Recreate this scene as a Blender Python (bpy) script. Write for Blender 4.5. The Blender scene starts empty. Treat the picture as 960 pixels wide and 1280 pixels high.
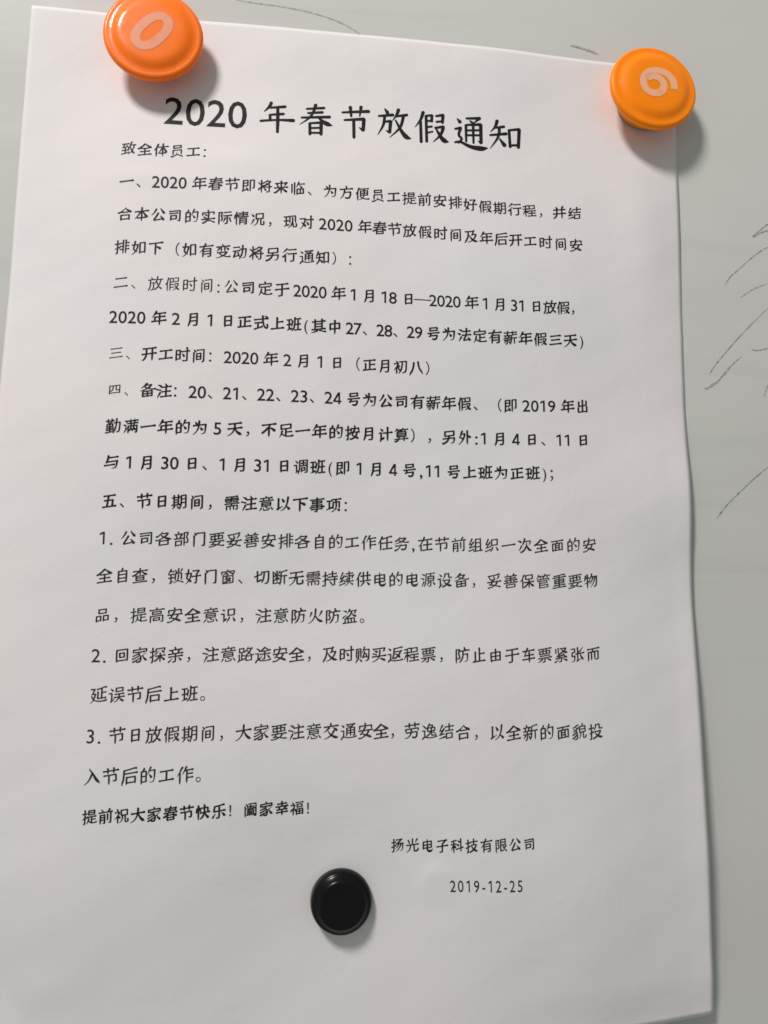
import bpy, math, json, random
from mathutils import Vector, Matrix
random.seed(7)
SC=bpy.context.scene
COL=SC.collection
MM=0.001
def W3(x,y,h=0.0):
    """board millimetres (x right, y down, h off the board) to metres; the board face is the plane y = 0"""
    return Vector(((x-105)*MM,-h*MM,(148-y)*MM+1.5))

# tuned lighting and surface values
AMB=.30
LDIR=(-.50,-.69,.84); LDIST=1.2; LSZ=.21; LPOW=14.3; WPOW=.8
BCOL=(.565,.56,.53); PCOL=(.73,.69,.695)
# ---------------------------------------------------------------- camera
cam=bpy.data.cameras.new('camera'); co=bpy.data.objects.new('camera',cam); COL.objects.link(co)
cam.sensor_width=36; cam.sensor_fit='AUTO'; cam.lens=930/1280*36
cam.clip_start=.01; cam.clip_end=50
# rows: camera right, down, forward in board axes (right, down, into the board)
RR=((0.99394885,-0.00923368,-0.1094551),(0.02391551,0.99074754,0.13359402),(0.1072088,-0.13540329,0.98497321))
def bv(v): return Vector((v[0],v[2],-v[1]))
right,down,fwd=[bv(r) for r in RR]
M=Matrix((right,-down,-fwd)).transposed().to_4x4()
M.translation=W3(89.46,185.44,219.10)
co.matrix_world=M
SC.camera=co

# ---------------------------------------------------------------- light
wd=bpy.data.worlds.new('World'); SC.world=wd; wd.use_nodes=True
bg=wd.node_tree.nodes['Background']; bg.inputs[0].default_value=(0.93,1.0,0.97,1); bg.inputs[1].default_value=AMB
def area(name,loc,target,w,h,power,col):
    l=bpy.data.lights.new(name,'AREA'); l.shape='RECTANGLE'; l.size=w; l.size_y=h; l.energy=power; l.color=col
    o=bpy.data.objects.new(name,l); COL.objects.link(o); o.location=loc
    o.rotation_euler=(Vector(target)-Vector(loc)).to_track_quat('-Z','Y').to_euler(); return o
c0=W3(90,110)
area('ceiling_lamp',c0+Vector(LDIR).normalized()*LDIST,c0,LSZ,LSZ,LPOW,(1.0,0.955,0.93))
area('window_light',c0+Vector((-1.3,-0.9,-0.55)),c0,.35,.7,WPOW,(.93,1.0,.90))

SC.view_settings.view_transform='Standard'; SC.view_settings.look='None'
SC.view_settings.exposure=0; SC.view_settings.gamma=1
SC.cycles.filter_width=1.6

# ---------------------------------------------------------------- helpers
def link(name,me,parent=None,mat=None,smooth=True):
    if mat: me.materials.append(mat)
    if smooth: me.shade_smooth()
    o=bpy.data.objects.new(name,me); COL.objects.link(o)
    if parent: o.parent=parent
    return o
def mesh(name,V,F):
    me=bpy.data.meshes.new(name); me.from_pydata(V,[],F); me.update(); return me
def empty(name,loc):
    o=bpy.data.objects.new(name,None); o.empty_display_size=.01; COL.objects.link(o); o.location=loc; return o
def mat(name,col,rough=.5,**k):
    m=bpy.data.materials.new(name); m.use_nodes=True; b=m.node_tree.nodes['Principled BSDF']
    b.inputs['Base Color'].default_value=(*col,1); b.inputs['Roughness'].default_value=rough
    for a,v in k.items(): b.inputs[a.replace('_',' ')].default_value=v
    return m,m.node_tree,b
def N(nt,t,**k):
    n=nt.nodes.new(t)
    for a,v in k.items():
        if a in n.inputs: n.inputs[a].default_value=v
        else: setattr(n,a,v)
    return n
def noise(nt,scale,detail=4,rough=.55,dist=0,vec=None):
    n=N(nt,'ShaderNodeTexNoise'); n.inputs['Scale'].default_value=scale; n.inputs['Detail'].default_value=detail
    n.inputs['Roughness'].default_value=rough; n.inputs['Distortion'].default_value=dist
    if vec: nt.links.new(vec,n.inputs['Vector'])
    return n.outputs['Fac']
def ramp(nt,fac,stops):
    r=nt.nodes.new('ShaderNodeValToRGB'); nt.links.new(fac,r.inputs[0]); e=r.color_ramp.elements
    while len(e)<len(stops): e.new(.5)
    for i,(p,c) in enumerate(stops):
        e[i].position=p; e[i].color=(c,c,c,1) if isinstance(c,(int,float)) else (*c,1)
    return r.outputs[0]
def bump(nt,b,fac,dist,strength=1.0,prev=None):
    n=nt.nodes.new('ShaderNodeBump'); n.inputs['Distance'].default_value=dist; n.inputs['Strength'].default_value=strength
    nt.links.new(fac,n.inputs['Height'])
    if prev: nt.links.new(prev,n.inputs['Normal'])
    nt.links.new(n.outputs[0],b.inputs['Normal']); return n.outputs[0]
def objco(nt,scale=None):
    t=nt.nodes.new('ShaderNodeTexCoord').outputs['Object']
    if scale:
        m=nt.nodes.new('ShaderNodeMapping'); m.inputs['Scale'].default_value=scale; nt.links.new(t,m.inputs[0]); return m.outputs[0]
    return t

# ---------------------------------------------------------------- materials
# painted steel board: pale grey green, faint smears and cloudy wear
BOARD,nt,b=mat('painted_steel',BCOL,.42)
b.inputs['Specular IOR Level'].default_value=.2
v=objco(nt); cloud=noise(nt,5.5,5,.6,.8,v); smear=noise(nt,3,5,.6,1.2,objco(nt,(1.2,1,14)))
c1=ramp(nt,cloud,[(.3,tuple(x*.93 for x in BCOL)),(.7,(BCOL[0]*1.03,BCOL[1]*1.03,BCOL[2]*1.04))])
c2=ramp(nt,smear,[(.33,.84),(.47,1.0)])
mx=N(nt,'ShaderNodeMix',data_type='RGBA',blend_type='MULTIPLY'); mx.inputs[0].default_value=.3
nt.links.new(c1,mx.inputs[6]); nt.links.new(c2,mx.inputs[7])
# a paler, slightly greenish or pinkish cast drifting over the paint
tint=ramp(nt,noise(nt,9,2,.5,0,v),[(.35,(.985,1.0,.99)),(.65,(1.0,.985,.985))])
mx2=N(nt,'ShaderNodeMix',data_type='RGBA',blend_type='MULTIPLY'); mx2.inputs[0].default_value=1
nt.links.new(mx.outputs[2],mx2.inputs[6]); nt.links.new(tint,mx2.inputs[7]); nt.links.new(mx2.outputs[2],b.inputs['Base Color'])
nt.links.new(ramp(nt,noise(nt,30,5,.6,0,v),[(.3,.5),(.7,.65)]),b.inputs['Roughness'])
bump(nt,b,noise(nt,900,3,.6,0,v),.00003,.6)
# office paper
PAPER,nt,b=mat('office_paper',PCOL,.75)
b.inputs['Specular IOR Level'].default_value=.25
b.inputs['Subsurface Weight'].default_value=0
v=objco(nt)
nt.links.new(ramp(nt,noise(nt,13,3,.5,0,v),[(.35,(PCOL[0]*1.0,PCOL[1]*.985,PCOL[2]*.985)),(.65,(PCOL[0]*.985,PCOL[1]*1.0,PCOL[2]*.99))]),b.inputs['Base Color'])
n1=bump(nt,b,noise(nt,1800,4,.7,0,v),.00003,.5)
bump(nt,b,noise(nt,45,4,.6,.6,v),.0004,.6,n1)
# toner
INK,nt,b=mat('toner_ink',(.028,.027,.028),.5); b.inputs['Specular IOR Level'].default_value=.08
nt.links.new(ramp(nt,noise(nt,1500,2,.6,0,objco(nt)),[(.35,(.010,.010,.010)),(.7,(.028,.026,.026))]),b.inputs['Base Color'])
INKL,nt,b=mat('toner_ink_thin',(.06,.057,.057),.55); b.inputs['Specular IOR Level'].default_value=.08
nt.links.new(ramp(nt,noise(nt,1500,2,.6,0,objco(nt)),[(.35,(.018,.017,.017)),(.7,(.05,.047,.047))]),b.inputs['Base Color'])
# graphite
LEAD,nt,b=mat('graphite',(.12,.115,.11),.45)
nt.links.new(ramp(nt,noise(nt,1100,3,.7,0,objco(nt)),[(.36,(.14,.137,.13)),(.58,(.40,.395,.37))]),b.inputs['Base Color'])
FAINT,nt,b=mat('graphite_faint',(.3,.3,.28),.5)
nt.links.new(ramp(nt,noise(nt,1100,3,.7,0,objco(nt)),[(.36,(.24,.235,.22)),(.62,(.46,.455,.43))]),b.inputs['Base Color'])
def plastic(name,col,rough,sss,coat):
    m,nt,b=mat(name,col,rough)
    b.inputs['Subsurface Weight'].default_value=sss; b.inputs['Subsurface Radius'].default_value=(1,.35,.05); b.inputs['Subsurface Scale'].default_value=.003
    b.inputs['Specular IOR Level'].default_value=.2; b.inputs['Coat Weight'].default_value=coat; b.inputs['Coat Roughness'].default_value=.05
    v=objco(nt)
    nt.links.new(ramp(nt,noise(nt,160,4,.6,0,v),[(.3,rough*.75),(.7,rough*1.3)]),b.inputs['Roughness'])
    bump(nt,b,noise(nt,140,3,.5,0,v),.00005,.5)
    return m
ORANGE=plastic('glossy_orange_plastic',(1.0,.185,.006),.42,.35,.16)
ORANGE_Y=plastic('yellowish_orange_plastic',(1.0,.245,.0),.45,.35,.1)
BLACK=plastic('black_plastic',(.006,.0055,.006),.24,0,.05); BLACK.node_tree.nodes['Principled BSDF'].inputs['Specular IOR Level'].default_value=.13
CORE,_,_=mat('ferrite_core',(.05,.035,.03),.6)
PRINT=plastic('worn_white_print',(.80,.335,.20),.42,.2,.3)
PRINT2=plastic('worn_white_print_pale',(.83,.37,.19),.42,.2,.1)

for m,c0_,c1_ in ((PRINT,(.94,.25,.07),(.82,.32,.19)),(PRINT2,(.95,.29,.07),(.84,.42,.25))):
    nt=m.node_tree; nt.links.new(ramp(nt,noise(nt,420,4,.65,0,objco(nt)),[(.30,c0_),(.42,c1_)]),nt.nodes['Principled BSDF'].inputs['Base Color'])

# ---------------------------------------------------------------- the wording of the notice
LINES=[
"2020 年春节放假通知",
"致全体员工：",
"一、2020 年春节即将来临、为方便员工提前安排好假期行程，并结",
"合本公司的实际情况，现对 2020 年春节放假时间及年后开工时间安",
"排如下（如有变动将另行通知）：",
"二、放假时间:公司定于 2020 年 1 月 18 日—2020 年 1 月 31 日放假，",
"2020 年 2 月 1 日正式上班(其中 27、28、29 号为法定有薪年假三天)",
"三、开工时间：2020 年 2 月 1 日（正月初八）",
"四、备注：20、21、22、23、24 号为公司有薪年假、（即 2019 年出",
"勤满一年的为 5 天，不足一年的按月计算），另外:1 月 4 日、11 日",
"与 1 月 30 日、1 月 31 日调班(即 1 月 4 号,11 号上班为正班)；",
"五、节日期间，需注意以下事项：",
"1. 公司各部门要妥善安排各自的工作任务,在节前组织一次全面的安",
"全自查，锁好门窗、切断无需持续供电的电源设备，妥善保管重要物",
"品，提高安全意识，注意防火防盗。",
"2. 回家探亲，注意路途安全，及时购买返程票，防止由于车票紧张而",
"延误节后上班。",
"3. 节日放假期间，大家要注意交通安全，劳逸结合，以全新的面貌投",
"入节后的工作。",
"提前祝大家春节快乐！阖家幸福！",
"扬光电子科技有限公司",
"2019-12-25"
]
def sm(a,b,x):
    t=min(max((x-a)/(b-a),0.0),1.0);return t*t*(3-2*t)
def gs(x,y,cx,cy,sx,sy):
    return math.exp(-((x-cx)/sx)**2-((y-cy)/sy)**2)
def height(x,y):
    """height of the sheet off the board in mm, x and y in mm from its top left corner"""
    u=x/210.0
    arch=4*u*(1-u)
    top=1-math.exp(-max(y,0)/16.0)
    h=0.25+(2.6+3.6*sm(15,90,y)-2.6*sm(150,262,y))*(arch**0.8 if arch>0 else 0)*(0.35+0.65*top)
    h+=1.7*gs(x,y,152,-4,30,24)                       # top edge buckles between the magnets
    h+=1.0*gs(x,y,100,-2,30,18)
    h+=0.5*sm(0,12,y)*gs(x,y,20,58,26,24)-0.5*gs(x,y,20,22,20,14)
    h+=1.6*sm(75,150,y)*(1-sm(20,110,x))*(1-0.75*sm(190,290,y)) # left side stands off
    h+=(3.0*sm(60,150,x)*(1-0.8*sm(165,212,x))+0.8*sm(90,170,x))*sm(120,210,y)  # right side stands off, its edge bends back
    h+=1.9*gs(x,y,214,152,30,20)+2.0*sm(235,297,y)*sm(90,165,x)+0.5*sm(202,212,x)*sm(120,150,y)
    h+=1.0*gs(x,y,198,62,9,30)
    h+=3.2*sm(170,245,y)*sm(-20,60,x)-4.2*sm(250,306,y)-0.9*sm(286,298,y)*sm(120,190,x)
    h-=2.6*gs(x,y,100,262,34,26)                      # held down by the black magnet
    h-=0.9*gs(x,y,203,12,20,17)+0.8*gs(x,y,41,9,20,16)
    h+=0.30*gs(x,y,42,54,10,3.0)+0.22*gs(x,y,62,47,16,4)
    r=math.hypot(x-128.5,y-259.5)
    h+=0.24*(1-sm(4.6,5.6,r))*(0.4+0.6*(1-sm(255,264,y)))                         # round dent pressed by an old magnet
    h+=1.5*sm(-4,50,x)*sm(18,60,y)*(1-sm(125,190,y))*(1-sm(85,212,x))
    # slow cockle of the paper
    h+=0.24*math.sin(x*0.071+y*0.023+1.3)*math.sin(y*0.047-x*0.018+0.4)
    h+=0.13*math.sin(x*0.13-y*0.05+2.1)*math.sin(y*0.083+x*0.04)
    h+=0.05*math.sin(x*0.31+y*0.12)*math.sin(y*0.27-x*0.09+1.0)
    h+=0.10*gs(x,y,30,235,7,12)+0.16*gs(x,y,24,282,9,4)+0.10*gs(x,y,120,46,6,3)+0.10*gs(x,y,188,248,5,5)
    return max(h,0.2)
def line_top(k): return 44.23+10.92*k
# text, line number, left, right or None (mm), point size (mm), weight
ROWS=[
 (LINES[0],-1.25,46.6,163.0,12.3),(LINES[1],0,31.75,None,4.94),(LINES[2],1,31.75,178.25,4.94),(LINES[3],2,31.75,178.25,4.94),
 (LINES[4],3,31.75,None,4.94),(LINES[5],4,31.75,178.25,4.94),(LINES[6],5,31.75,178.25,4.94),(LINES[7],6,31.75,None,4.94),
 (LINES[8],7,31.75,178.25,4.94),(LINES[9],8,31.75,178.25,4.94),(LINES[10],9,31.75,None,4.94),(LINES[11],10,31.75,None,4.94),
 (LINES[12],11,31.75,178.25,4.94),(LINES[13],12,31.75,178.25,4.94),(LINES[14],13,31.75,None,4.94),(LINES[15],14,31.75,178.25,4.94),
 (LINES[16],15,31.75,None,4.94),(LINES[17],16,31.75,178.25,4.94),(LINES[18],17,31.75,None,4.94),(LINES[19],18,31.75,None,4.23),
 (LINES[20],19,117.0,157.5,3.97),(LINES[21],20,133.5,154.6,4.0)]
def adv(c):
    if c==' ':return .25
    if c in '.,:;()-':return .5 if c in '()' else .42
    if c.isdigit():return .54
    return 1.0
def layout(row):
    s,k,x0,x1,em=row
    w=[adv(c)*em for c in s];tot=sum(w)
    n=[i for i,c in enumerate(s[:-1]) if ord(c)>0x2000]
    extra=0 if x1 is None else (x1-x0-tot)/max(len(n),1)
    x=x0;out=[]
    for i,c in enumerate(s):
        out.append((c,x+w[i]/2,w[i]))
        x+=w[i]+(extra if i in n else 0)
    return out,line_top(k)
CX= [-0.8754, 0.3884, 0.061, 1.3588, 1.0886, -3.305, -0.6441, -0.0624, 0.0547, -0.3727, -1.9848, -0.2628, 1.8634, -0.7621, 1.641]
CY= [1.4786, -5.6356, -3.6685, 6.2299, 2.8995, 0.1903, -0.4606, 1.2773, -0.2071, -0.5364, 0.4925, 1.6893, -2.2021, -0.4926, -1.2808]
SHIFT= {0: [(82.4, -3.48, 0.39), (94.8, -3.61, 0.0), (107.2, -3.12, -0.66), (119.6, -3.0, -1.05), (132.0, -3.05, -1.3), (144.4, -2.55, -0.62), (156.9, -3.28, -0.73)], 1: [(32.2, -0.67, 0.71)], 2: [(32.2, -0.56, 0.7), (81.0, -0.17, -0.06), (96.0, 0.24, -0.1), (115.9, 0.37, -0.05), (130.9, 0.37, -0.09), (145.9, 0.11, 0.57), (160.8, -0.33, 0.47), (175.8, -0.4, 0.16), (177.8, -0.1, 0.03)], 3: [(32.2, -0.37, 0.14), (83.6, 0.34, 0.08), (106.6, 0.49, -0.09), (121.4, -0.09, -0.15), (146.1, -0.22, 0.41), (161.0, -0.6, 0.09), (175.8, -0.32, 0.34), (177.8, -0.54, 0.23)], 4: [(32.2, -0.65, -0.31), (83.6, 0.33, 0.01), (88.6, 0.65, 0.14)], 5: [(32.2, -0.47, -0.3), (78.2, 3.67, 0.03), (96.0, 3.09, 0.29), (118.3, 2.58, 0.47), (177.8, -0.99, 0.01)], 6: [(32.2, -0.79, -0.58), (80.4, 0.38, -0.29), (97.3, 0.81, 0.03), (130.2, -1.52, 0.07), (177.8, -0.67, -0.24)], 7: [(32.2, -0.38, -0.53), (90.8, -1.88, 0.07), (110.7, -1.92, 0.23), (125.6, -2.29, 0.33)], 8: [(32.2, -0.12, -0.29), (105.2, -1.07, 0.22), (114.8, -0.88, 0.32), (177.8, 0.44, -0.42)], 9: [(32.2, 0.12, -0.15), (177.8, 0.27, -0.28)], 10: [(32.2, 0.26, -0.35)], 11: [(32.2, 0.2, 0.11)], 12: [(32.2, 0.11, -0.05), (89.6, 0.1, 0.19), (104.5, -0.29, 0.13), (119.3, -0.5, 0.21), (177.8, 1.02, 0.58)], 13: [(32.2, -0.01, -0.13), (92.8, 0.2, 0.1), (112.3, 0.15, 0.18), (127.0, -0.19, 0.05), (177.8, 1.16, 0.77)], 14: [(32.2, -0.06, 0.21), (93.5, 0.35, 0.15)], 15: [(32.2, -0.06, 0.59), (83.8, 0.09, 0.3), (103.1, -0.27, 0.19), (122.5, -0.86, 0.08), (177.8, 0.93, 0.86)], 16: [(32.2, 0.11, 0.45)], 17: [(32.2, -0.33, 0.62), (88.6, 0.22, -0.02), (108.0, 0.4, -0.33), (122.5, -0.78, -0.35), (177.8, 0.52, 1.17)], 18: [(32.2, -0.41, 0.24)], 19: [(32.2, -0.41, -0.3), (84.6, 0.36, -1.33), (88.9, 0.35, -1.28)], 20: [(119.0, -1.58, -2.47), (155.5, -0.43, -2.51)], 21: [(134.6, -1.89, -3.25), (153.1, -1.19, -3.06)]}
MARKS= [[(236.12, 59.55), (239.12, 57.07), (242.45, 54.26)], [(236.39, 59.82), (239.36, 57.91), (242.28, 56.85)], [(225.51, 77.35), (227.65, 74.16), (230.31, 71.77), (237.16, 65.71), (241.91, 62.57)], [(230.87, 81.2), (233.22, 79.4), (236.43, 77.54), (241.07, 75.59)], [(218.61, 107.95), (220.39, 105.19), (223.92, 100.98), (231.29, 93.0), (240.52, 83.97)], [(219.26, 111.12), (220.93, 110.52), (222.96, 108.29), (224.42, 106.61), (226.18, 104.65)], [(233.43, 98.89), (235.92, 99.04), (239.61, 98.04)], [(236.88, 114.64), (237.88, 111.92), (238.84, 110.0)], [(218.52, 154.81), (221.95, 150.66), (226.76, 146.18), (231.9, 141.65), (237.05, 137.6)], [(63.84, -9.85), (70.22, -9.39), (77.9, -9.07), (86.95, -8.02), (94.77, -6.25), (101.34, -3.46), (105.56, -0.43)], [(175.03, -4.83), (177.53, -4.48), (181.14, -3.65), (184.75, -2.52)]]
# brush stroke centrelines of each character, in order of the sorted characters: start flag, end flag, x, y, x, y ... in ninetieths of the em
STROKES=[
[[0,0,5,46,85,46]],
[[0,0,6,14,83,14],[0,0,12,74,78,74],[0,0,17,45,71,45]],
[[0,1,78,54,42,54],[0,1,42,84,42,11],[0,0,84,11,5,11]],
[[0,1,77,37,51,53,47,54,43,54],[0,0,6,76,84,76],[0,1,43,5,43,76]],
[[0,0,50,55,52,54,56,54,63,49,83,32],[0,1,7,31,23,41,38,56,44,58],[0,1,45,5,45,62,46,66,48,69,50,76],[0,0,7,76,83,76]],
[[0,0,6,29,60,29],[0,1,78,71,25,71],[0,3,47,8,62,8,66,9,68,10,70,15,73,25,76,48],[3,0,76,48,22,48,14,46],[0,1,26,83,25,74,21,56,20,48]],
[[1,1,12,36,78,36],[0,0,45,85,45,5],[0,3,12,28,12,67],[3,3,12,67,77,67],[3,0,77,67,78,29]],
[[0,0,10,74,10,16],[0,0,26,84,26,5],[0,0,55,64,69,51],[0,1,85,73,47,73],[1,1,61,42,61,12],[0,0,35,54,42,65,48,76,49,83,51,84,52,86],[1,3,80,12,79,41],[3,3,79,41,42,41],[3,0,42,41,41,4],[1,1,41,12,80,12]],
[[0,0,26,70,18,82],[0,0,59,27,56,34,48,46],[0,3,53,8,67,8,70,9,72,11,74,19,75,29,77,61],[3,0,77,61,8,61],[0,0,40,85,40,65,35,40,25,23,8,8]],
[[0,0,7,12,18,25,22,32,24,32,26,34],[0,0,83,11,73,25,67,32,63,35],[0,3,32,7,43,7,45,8],[3,0,45,8,47,16,47,68],[0,3,76,81,72,82,59,79,43,78,19,76],[3,3,19,76,15,53,15,47],[3,0,15,47,82,47]],
[[0,0,10,52,12,51,15,52,29,45],[0,0,82,7,50,23],[0,3,11,77,77,77],[3,0,77,77,76,70,71,60],[0,0,38,58,25,65,22,64,20,66],[0,0,7,35,83,35],[0,0,5,8,7,8,10,7,25,12,39,21,43,28,47,39,49,51,50,67]],
[[0,0,83,76,7,76],[0,1,12,20,73,20],[1,3,45,54,71,55],[3,3,71,55,71,65],[3,3,71,65,20,66,19,65],[3,3,19,65,18,57,19,55],[3,1,19,55,45,54],[0,3,45,85,45,15,43,8],[3,0,43,8,42,7,35,6,28,7],[0,0,85,32,5,32],[1,3,73,20,72,43],[3,0,72,43,13,43]],
[[0,0,13,70,77,70],[0,0,84,16,5,16]],
[[0,0,84,47,6,47],[0,3,27,7,40,8,44,9],[3,1,44,9,45,14,45,76],[0,0,12,77,78,77]],
[[0,3,16,48,66,48],[3,1,66,48,63,12],[1,1,31,12,38,59,40,74],[0,0,11,74,78,74],[0,0,6,12,84,12]],
[[0,1,42,85,45,77,45,71],[0,0,34,63,32,61,29,61,22,53,12,46,6,46,4,45],[0,0,56,62,58,61,61,60,66,56,81,43],[0,0,7,71,83,71],[0,0,85,9,83,10,79,8,70,10,58,15,49,21,37,33,32,40,29,48],[0,0,62,47,53,32,48,26,41,21,32,15,21,11,7,7]],
[[0,1,64,67,59,57,57,51],[0,0,9,9,10,11,14,12,20,18,25,25,28,28],[0,1,26,67,31,57,31,51],[0,0,78,9,61,27],[0,1,42,85,44,78,45,73],[0,0,9,36,82,36],[0,3,32,6,44,8],[3,1,44,8,45,14,45,51],[0,0,78,72,12,72],[0,0,83,51,7,51]],
[[0,1,83,7,69,24,65,27,62,29],[0,1,18,79,18,22],[0,0,49,52,47,55,48,58,47,61,37,76],[0,0,31,7,33,9,38,8,47,14,56,22,61,31,68,49,72,82],[0,0,11,17,20,22,43,32]],
[[0,1,20,5,20,57,19,59],[0,0,85,45,28,45],[1,1,57,75,57,10],[0,0,29,84,21,68,19,62,7,49,6,45,4,43],[0,0,83,79,80,79,76,80,50,74,34,72,34,71,31,70],[0,0,84,10,32,10]],
[[0,1,26,21,35,31,42,41,50,59,53,62,56,62],[0,1,82,23,76,31,71,38,61,59,58,62,56,62],[0,1,5,44,7,46,7,50,11,55,16,58],[0,0,85,65,27,65],[0,0,55,5,55,85],[0,0,72,23,38,23],[0,0,17,5,17,62,18,68,24,81,26,83,27,85]],
[[0,1,19,4,19,56,18,58],[0,1,85,29,55,29],[0,1,83,49,55,49],[0,1,86,68,45,68],[0,0,31,49,45,70,49,81,52,83,53,85],[0,1,55,5,55,68],[0,0,6,43,7,45,8,49,18,61,20,67,27,82,31,83,32,86]],
[[0,1,17,4,17,56,16,58],[0,0,49,26,47,24,45,23,35,10,32,8,30,8,28,6],[0,0,65,25,66,23,69,22,74,16,82,6],[0,1,45,84,45,35],[0,0,29,35,85,35],[0,1,69,84,69,35],[0,0,84,64,31,64],[0,0,4,43,6,46,7,50,17,62,18,67,26,82,28,83,29,85]],
[[0,1,6,44,7,46,8,50,11,54,16,57],[0,0,84,78,30,78],[1,1,78,50,35,50],[0,0,33,29,43,19,59,12,79,8,87,10],[0,1,23,8,30,7,40,11,50,19,53,23,56,30,57,40,57,78],[1,3,35,50,35,65],[3,3,35,65,78,65],[3,3,78,65,78,36],[3,3,78,36,35,37],[3,1,35,37,35,50],[0,0,17,5,17,61,18,67,26,84]],
[[0,1,19,5,19,57,17,59],[0,1,88,11,86,12,83,12,77,16,69,25,63,33,60,36,57,36],[0,1,28,11,36,16,45,24,54,36,57,36],[1,3,57,56,77,57],[3,3,77,57,77,79],[3,3,77,79,38,79],[3,3,38,79,37,57],[3,1,37,57,57,56],[0,1,57,5,57,56],[0,0,28,39,85,39],[0,0,4,46,7,50,18,63,19,68,28,84]],
[[0,1,6,42,7,49,9,52,14,55],[0,1,51,25,31,25],[0,3,57,80,78,79],[3,3,78,79,78,58],[3,0,78,58,57,57],[0,1,50,42,31,42],[1,1,60,45,78,44],[0,0,22,84,17,68,15,59,16,5],[1,3,31,57,49,57],[3,3,49,57,49,79],[3,3,49,79,31,79],[3,0,31,79,31,5],[0,1,49,6,61,13,66,18,71,24,76,33,78,39,78,44],[0,1,87,7,85,9,82,8,79,9,73,14,65,24,59,38,60,45]],
[[0,3,83,22,82,13,79,8,62,7,57,9],[3,1,57,9,56,11,56,16,56,49],[0,0,16,80,24,63,24,59,25,57],[0,1,2,8,5,9,9,8,22,16,30,30,32,49],[0,0,77,82,76,79,73,78,64,60],[0,1,45,85,45,49],[0,0,5,49,84,49]],
[[0,1,4,8,6,10,10,10,24,21,35,37,43,57,45,59],[0,0,29,85,31,83,31,79,39,71,42,66,44,62,49,57,62,32,70,22,81,11,83,6,85,4]],
[[0,1,4,51,6,52,9,52,20,59,34,70,42,79,45,80],[0,0,82,9,7,9],[0,0,72,30,19,30],[1,1,45,10,45,50],[1,1,16,55,21,50,69,50,75,55],[0,1,87,51,85,52,81,52,70,59,57,69,45,80]],
[[0,0,56,79,57,63,65,35,67,31,82,10,82,6,83,4],[0,0,30,76,28,54,20,27,8,10,7,6,6,4]],
[[0,1,44,56,37,42,22,21,20,15],[0,0,32,82,26,70,18,58,10,50,8,49,5,47],[0,0,57,83,65,69,74,58,83,48],[1,1,20,15,24,14,69,18],[0,0,79,7,74,15,58,37]],
[[0,0,87,8,78,8,58,17,51,17],[0,0,39,18,37,17,32,17,27,14,10,8,5,9,3,8],[1,1,24,42,65,42],[1,1,65,58,24,58],[0,0,6,26,84,26],[0,0,8,73,82,73],[1,0,24,26,24,85],[1,0,65,26,65,85]],
[[0,0,7,15,9,17,8,19,20,40,23,46],[0,0,23,60,21,62,21,67,9,78],[0,1,22,7,24,9,28,9,38,15,44,28,47,48],[0,3,81,26,81,24,83,19,83,15,81,9],[3,3,81,9,71,8,66,8,65,10],[3,1,65,10,64,18,64,48],[1,3,47,48,77,48],[3,3,77,48,77,79],[3,3,77,79,36,78],[3,3,36,78,36,48],[3,1,36,48,47,48]],
[[0,3,73,77,73,51],[3,3,73,51,17,50],[3,0,17,50,17,77],[0,1,45,85,45,12],[0,3,13,40,13,13],[3,1,13,13,77,12],[0,0,77,40,77,5]],
[[0,1,38,32,23,26,17,24],[0,1,42,16,47,25,53,44,55,75],[0,1,17,82,17,24],[0,0,2,53,7,56,35,62,37,64,39,65],[0,3,59,8,70,8,73,9,75,10,77,17,80,40,80,75],[3,0,80,75,39,75]],
[[0,0,17,84,25,73],[0,1,36,29,34,32,29,39,29,41],[0,1,37,51,29,41],[0,1,21,5,20,43],[0,1,34,7,45,21,47,24,53,47,55,75],[1,1,20,43,29,41],[0,3,5,27,7,30,8,33,14,40,17,41,21,47,29,61,30,67],[3,0,30,67,29,67,5,67],[0,3,38,76,79,75],[3,0,79,75,78,42,77,21,75,15,74,10,71,8,56,7]],
[[0,1,21,85,28,76,29,69],[0,3,76,59,76,12,75,9],[3,0,75,9,72,7,62,7],[0,0,57,56,57,21],[0,1,71,85,69,83,67,83,62,76,61,69],[1,1,40,40,13,40],[1,1,13,26,40,26],[0,0,84,69,5,69],[0,3,13,5,14,54],[3,3,14,54,39,55],[3,3,39,55,40,12,39,8],[3,0,39,8,28,6]],
[[0,1,46,11,49,10,53,7,64,7,67,9,70,13,72,17,74,33],[0,1,86,49,80,47,71,48,52,53,51,55],[1,1,41,55,40,58,32,63,26,69],[1,1,70,73,69,74,34,74,32,75],[0,0,11,61,23,68,32,77,36,83,39,84,40,86],[0,1,12,33,74,33],[0,0,8,7,22,11,32,19,38,27,42,37,43,41,45,45],[1,0,70,73,69,69,66,66,48,55,44,55,29,50,7,46]],
[[0,0,42,76,8,76],[1,1,12,20,39,25],[0,0,6,54,43,54],[0,1,8,14,12,24,18,42,21,54],[0,3,59,9,62,10,64,8,71,8,74,9,77,11,78,16,80,30,81,62],[3,0,81,62,47,62],[0,0,45,3,46,5,46,10,54,21,59,36,61,57,62,84],[0,0,43,18,34,42]],
[[0,3,9,45,10,56],[3,3,10,56,78,56],[3,0,78,56,79,49,80,46],[0,0,29,65,29,85],[0,3,47,11,49,10,53,7,62,7,68,9,70,15,72,23,72,37],[3,0,72,37,13,37],[0,0,41,50,40,40,38,31,35,23,32,20,23,13,10,8,5,10,2,9],[0,0,84,75,6,75],[0,0,61,65,61,85]],
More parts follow.
